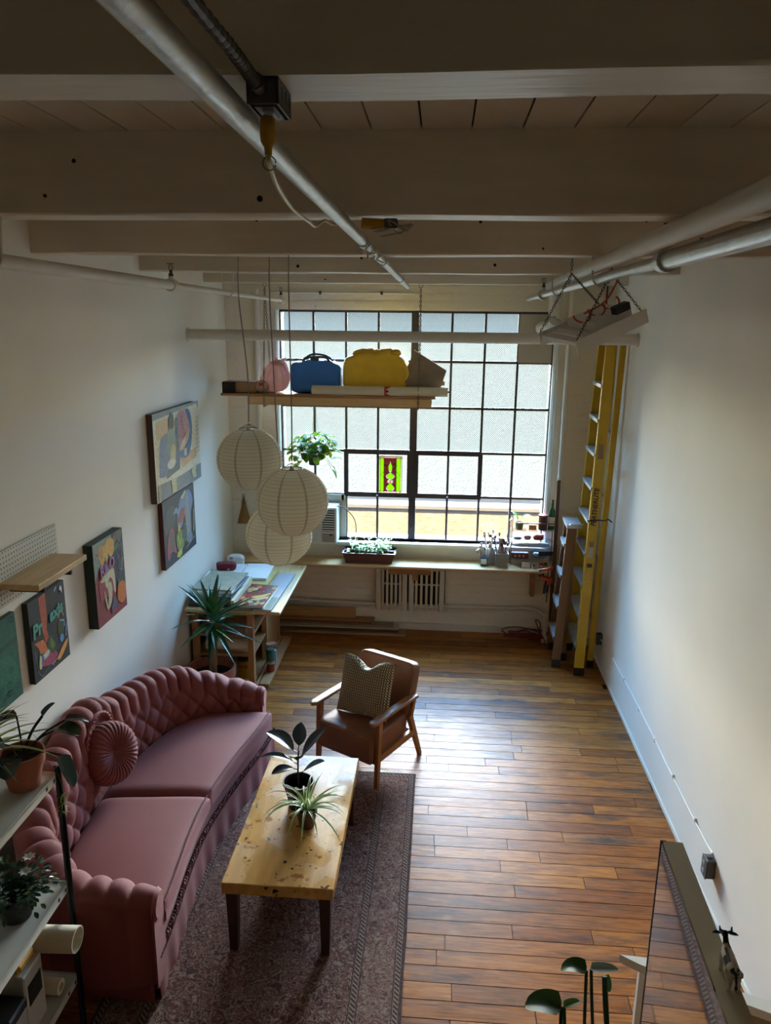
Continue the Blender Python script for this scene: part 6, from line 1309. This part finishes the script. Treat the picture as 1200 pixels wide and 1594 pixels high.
def stem_leaf(o, base, tip, az, el, L_, W, col, sc=(52, 30, 38), curl=.7, mid=None, prof='heart', r=.004):
    m = MB(); b, t_ = Vector(base), Vector(tip); md = Vector(mid) if mid else (b+t_)/2+Vector((0, 0, .02)); m.tube(catmull([b, md, t_], 6), r, 6, col=S(*sc)); blade(m, t_, az, el, L_, W, curl, 9, prof, fold=.3, col=S(*col)); m.build('leaf', M_darkleaf, o, smooth=70)
bz = R0+.13
stem_leaf(pt, (FX+.01, FY, bz), (FX-.02, FY+.03, bz+.17), 3.5, -.1, .13, .04, (48, 40, 40))
stem_leaf(pt, (FX, FY, bz), (FX+.055, FY+.09, bz+.14), .9, .9, .07, .018, (60, 70, 72), r=.006)
stem_leaf(pt, (FX, FY, bz), (FX+.13, FY+.06, bz+.10), -.2, .2, .11, .045, (44, 62, 40))
stem_leaf(pt, (FX, FY, bz), (FX+.15, FY+.09, bz+.125), .5, .0, .10, .030, (58, 40, 38))
stem_leaf(pt, (FX, FY, bz), (FX+.17, FY-.0, bz+.02), -.6, -.9, .14, .030, (70, 92, 92), curl=.2)
stem_leaf(pt, (FX-.01, FY-.01, bz), (FX-.06, FY-.01, bz+.06), 3.8, .3, .11, .05, (58, 74, 78))
stem_leaf(pt, (FX+.01, FY-.02, bz), (FX+.0, FY-.06, bz+.03), 4.8, -.3, .09, .045, (50, 64, 66))
pt2 = thing('foreground_spider_plant', (-1.80, 2.42, R0), 'striped spider plant at the left edge on the upper rack shelf', 'plant'); pot(pt2, -1.845, 2.645, R0, .078, .15, M_terra, rim=.3); spider(pt2, -1.845, 2.645, R0+.14, 40, 9, (.26, .44), .010, (.2, 1.45), (.8, 1.9))
rr = random.Random(12); m = MB(); path = catmull([(-1.80, 2.66, R0+.16), (-1.66, 2.72, R0+.12), (-1.575, 2.75, R0+.02), (-1.56, 2.76, R0-.10), (-1.565, 2.75, R0-.18)], 8); m.tube(path, .0015, 4, col=S(120, 130, 70))
for i in (24, 28, 32):
    for k in range(9): blade(m, path[i], k*.7, rr.uniform(-.3, .9), rr.uniform(.02, .045), .003, .8, 4, 'blade', col=S(150, 176, 84))
m.build('runner', M_leaf, pt2, smooth=60)
pt3 = thing('holiday_cactus', (-1.70, 2.48, KZ[1]), 'bushy dark holiday cactus in a grey pot on the middle rack shelf', 'plant'); CXp, CYp = -1.695, 2.555
pot(pt3, CXp, CYp, KZ[1]+.0006, .085, .12, mat('dark_pot', S(44, 42, 42), .6)); m = MB(); rr = random.Random(44)
for k in range(190):
    az = rr.uniform(0, 2*pi); el = rr.uniform(.2, 1.4); p = Vector((CXp+.03*cos(az), CYp+.03*sin(az), KZ[1]+.11)); n_ = rr.randint(2, 4); L_ = .03
    for j in range(n_):
        e = el-j*.28; p = blade(m, p, az, e, L_, .010, .25, 3, 'oval', fold=.2, col=S(*rr.choice(((44, 70, 48), (36, 58, 42), (56, 84, 54)))))
tag(m.build('foliage', M_darkleaf, pt3, smooth=60), kind='stuff')
for dx, dy, dz in ((-.06, .0, .19), (.05, .05, .17), (.07, -.02, .15)):
    m = MB(); 
    for k in range(7): blade(m, (CXp+dx, CYp+dy, KZ[1]+.12+dz*.7), k*.9, .7, .03, .008, .9, 4, 'oval', col=S(196, 196, 186))
    m.build('flower', M_leaf, pt3, smooth=60)
def roll(x0, x1, y, z, r, label, hole=.8, dy=0):
    t = thing('paper_roll', ((x0+x1)/2, y, z-r), label, 'roll', 'paper rolls on the rack'); m = MB(); n = 24; rings = [(x0, r), (x1, r), (x1, r*hole), (x0+.01, r*hole)]
    vs = [(x, y+dy*(x-x0)+rr_*cos(2*pi*k/n), z+rr_*sin(2*pi*k/n)) for x, rr_ in rings for k in range(n)]; m.add(vs, [(i*n+k, i*n+(k+1) % n, (i+1)*n+(k+1) % n, (i+1)*n+k) for i in range(3) for k in range(n)]); m.build('sheet', M_cream, t, smooth=35)
    m = MB(); m.add([(x1+.0006, y+dy*(x1-x0)+q*cos(2*pi*k/n), z+q*sin(2*pi*k/n)) for q in (r*.98, r*.955) for k in range(n)], [(k, (k+1) % n, n+(k+1) % n, n+k) for k in range(n)]); m.build('edge', M_paper, t)
roll(-2.05, -1.50, 2.62, .595, .055, 'thick cream paper roll sticking out of the rack, topmost roll', .9, dy=.06)
roll(-2.05, -1.60, 2.655, .335, .034, 'thin paper roll on the bottom rack shelf beside the white cartons', .55)
def stand_box(x0, x1, y0, y1, z, h, m_, label):
    t = thing('storage_carton', ((x0+x1)/2, (y0+y1)/2, z), label, 'carton'); MB().box((x0, y0, z), (x1, y1, z+h), ch=.006).build('body', m_, t); return t
b1 = stand_box(-2.0, -1.62, 2.43, 2.57, KZ[0]+.0006, .30, mat('carton_white', S(176, 170, 162), .6), 'white carton with a dark patch on the bottom rack shelf'); MB().box((-1.6205, 2.45, .44), (-1.6185, 2.55, .54)).build('dark_patch', M_black, b1); tag(MB().box((-2.0, 2.44, .6012), (-1.64, 2.56, .645), ch=.012).build('folded_bag', mat('mustard_bag', S(186, 134, 32), .6)), 'folded mustard yellow bag on top of the white carton in the rack', 'bag')
b2 = stand_box(-2.0, -1.60, 2.28, 2.40, KZ[0]+.0006, .20, mat('carton_white2', S(164, 156, 150), .6), 'lower white carton with a black lid near the bottom left corner'); MB().box((-2.0, 2.275, .5012), (-1.595, 2.405, .55), ch=.008).build('lid', M_black, b2)

# ---------------------------------------------------------------- loft deck, mirror panel, cow, white table and cuttings (right foreground)
deck = MB().box((XL+.001, YR, 1.13), (XR-.001, 1.30, 1.25)).build('floor_loft', mat('loft_boards', S(70, 50, 36), .7)); tag(deck, kind='structure')
d0 = Vector((.556, 1.63, 0)); dd = Vector((-.042, -1.0, 0)).normalized(); nn = Vector((dd.y, -dd.x, 0)); nn = nn if nn.x > 0 else -nn
mr = thing('mirror_panel', (.54, 1.3, 1.25), 'tall mirror panel with a khaki edge standing in the right foreground', 'mirror')
Lm = .95
def mq(a, o, z): p = d0+dd*a+nn*o; return (p.x, p.y, z)
def mbox(m, a0, a1, o0, o1, z0, z1): m.add([mq(a, o, z) for a in (a0, a1) for o in (o0, o1) for z in (z0, z1)], [(0, 1, 3, 2), (4, 6, 7, 5), (0, 4, 5, 1), (2, 3, 7, 6), (0, 2, 6, 4), (1, 5, 7, 3)]); return m
mbox(MB(), 0, Lm, .004, .05, 1.2506, 2.0).build('board', mat('khaki_edge', S(190, 174, 142), .6), mr); mbox(MB(), .004, Lm, .0, .0035, 1.26, 1.998).build('glass', mat('mirror_silver', S(220, 222, 222), .03, metal=1), mr); mbox(MB(), -.003, 0.0035, -.001, .012, 1.2506, 2.0).build('edge_strip', M_black, mr)
cw = thing('cow_figurine', (.575, 1.235, 2.0006), 'small black and white toy cow standing on the mirror panel top', 'figurine')
CW = Vector((.573, 1.235, 2.0006)); CK = .66; hd = Vector((.06, 1.0, 0)).normalized(); sdv = Vector((hd.y, -hd.x, 0)); M_cow = mat('cow_paint', (1, 1, 1, 1), .35, vcol=True)
def cwp(a, b, c): p = CW+hd*a*CK+sdv*b*CK; return Vector((p.x, p.y, p.z+c*CK))
m = MB()
prof = [(-.052, .058, .004, .004), (-.050, .058, .012, .013), (-.042, .058, .0165, .019), (-.02, .056, .0175, .021), (.008, .056, .018, .022), (.03, .059, .016, .020), (.042, .066, .012, .016), (.050, .078, .0085, .012), (.058, .090, .0075, .010), (.066, .094, .0105, .0105), (.076, .088, .0085, .008), (.086, .081, .0062, .006), (.090, .079, .002, .002)]
nn_ = 14
def cowcol(i, j):
    a = prof[i][0]
    if a > .045: return S(30, 26, 26)
    return S(34, 30, 30) if nz((i*.9, j*.55, 3.3), 1.0) > .08 else S(214, 204, 186)
m.grid(lambda u, v: cwp(prof[round(u*(len(prof)-1))][0], prof[round(u*(len(prof)-1))][2]*cos(v*2*pi), prof[round(u*(len(prof)-1))][1]+prof[round(u*(len(prof)-1))][3]*sin(v*2*pi)), len(prof), nn_, cv=True, colfn=cowcol)
for a, b in ((-.040, .010), (-.040, -.010), (.028, .010), (.028, -.010)):
    back = a < 0
    m.tube([cwp(a, b, .055), cwp(a+(.004 if back else .002), b*1.1, .040), cwp(a-(.006 if back else -.001), b*1.15, .024), cwp(a-(.002 if back else 0), b*1.15, .006), cwp(a, b*1.15, .0005)], [.010 if back else .008, .0075, .0045, .004, .005], 8, col=S(206, 196, 178))
body = m.build('body', M_cow, cw, smooth=60)
for s in (-1, 1):
    MB().tube([cwp(.064, s*.007, .101), cwp(.062, s*.016, .107), cwp(.066, s*.017, .118)], [.003, .0028, .001], 6, col=S(40, 34, 32)).build('horn', M_cow, cw, smooth=60)
    m = MB(); e0 = cwp(.062, s*.010, .096); blade(m, e0, math.atan2(hd.y, hd.x)-s*pi/2, .05, .018, .005, .3, 4, 'oval', col=S(34, 28, 28)); m.build('ear', M_cow, cw, smooth=60)
MB().tube(catmull([cwp(-.052, 0, .066), cwp(-.058, 0, .055), cwp(-.059, .002, .035), cwp(-.058, .003, .018)], 5), [.002]*12+[.003, .0035, .003, .002], 6, col=S(30, 26, 26)).build('tail', M_cow, cw, smooth=60)
wtb = thing('white_table', (1.15, 2.4, 0), 'white angular table partly hidden behind the mirror panel', 'table')
MB().prism([(.776, 2.602), (.846, 2.558), (1.199, 2.403), (1.57, 2.25), (1.57, 2.33), (1.198, 2.459), (.95, 2.59)], .715, .752).build('top', M_white, wtb)
for x, y in ((.865, 2.575), (1.50, 2.30)): MB().box((x-.016, y-.012, 0), (x+.016, y+.012, .715)).build('leg', M_white, wtb)
MB().bar((1.0, 2.50, .66), (1.5, 2.30, .66), .02, .10).build('apron', mat('apron_beige', S(150, 138, 112), .6), wtb)
gc = thing('pothos_cutting', (.25, 1.12, 1.25), 'green pothos cuttings in a glass jar rising at the bottom edge', 'plant'); GX, GY = .275, 1.08
MB().lathe([(.055, 0), (.06, .01), (.06, .2), (.045, .25), (.045, .27)], (GX, GY, 1.2506), 22, cap=False).build('jar', M_dusty, gc, smooth=50); MB().lathe([(.001, .005), (.057, .006), (.057, .16), (.001, .16)], (GX, GY, 1.2506), 22, cap=False).build('water', mat('jar_water', S(120, 140, 120), .1), gc, smooth=50)
G1 = S(52, 92, 40); G2 = S(92, 146, 70)
def cut(path, az, el, L_, W, curl, col, r=.003):
    m = MB(); pp_ = catmull(path, 6); m.tube(pp_, r, 6, col=S(70, 100, 56)); blade(m, pp_[-1], az, el, L_, W, curl, 10, 'heart', fold=.25, col=col); m.build('leaf', M_leaf, gc, smooth=70)
cut([(GX, GY, 1.4), (GX+.01, GY, 1.75), (.292, 1.165, 2.065)], 2.9, .3, .05, .018, 1.3, G1)
cut([(GX+.02, GY, 1.4), (GX+.04, GY+.02, 1.75), (.300, 1.165, 2.068)], .1, .1, .05, .012, .3, S(150, 178, 170))
cut([(GX+.03, GY, 1.4), (GX+.06, GY+.01, 1.8), (.325, 1.165, 2.055)], -.6, -1.0, .03, .010, .3, G1, .005)
cut([(GX-.01, GY, 1.4), (GX-.03, GY-.01, 1.8), (.235, 1.085, 2.062)], 2.9, .1, .065, .026, .8, G1)
cut([(GX-.01, GY, 1.4), (GX-.02, GY-.01, 1.85), (.24, 1.085, 2.065)], .3, .4, .03, .008, .6, G2)
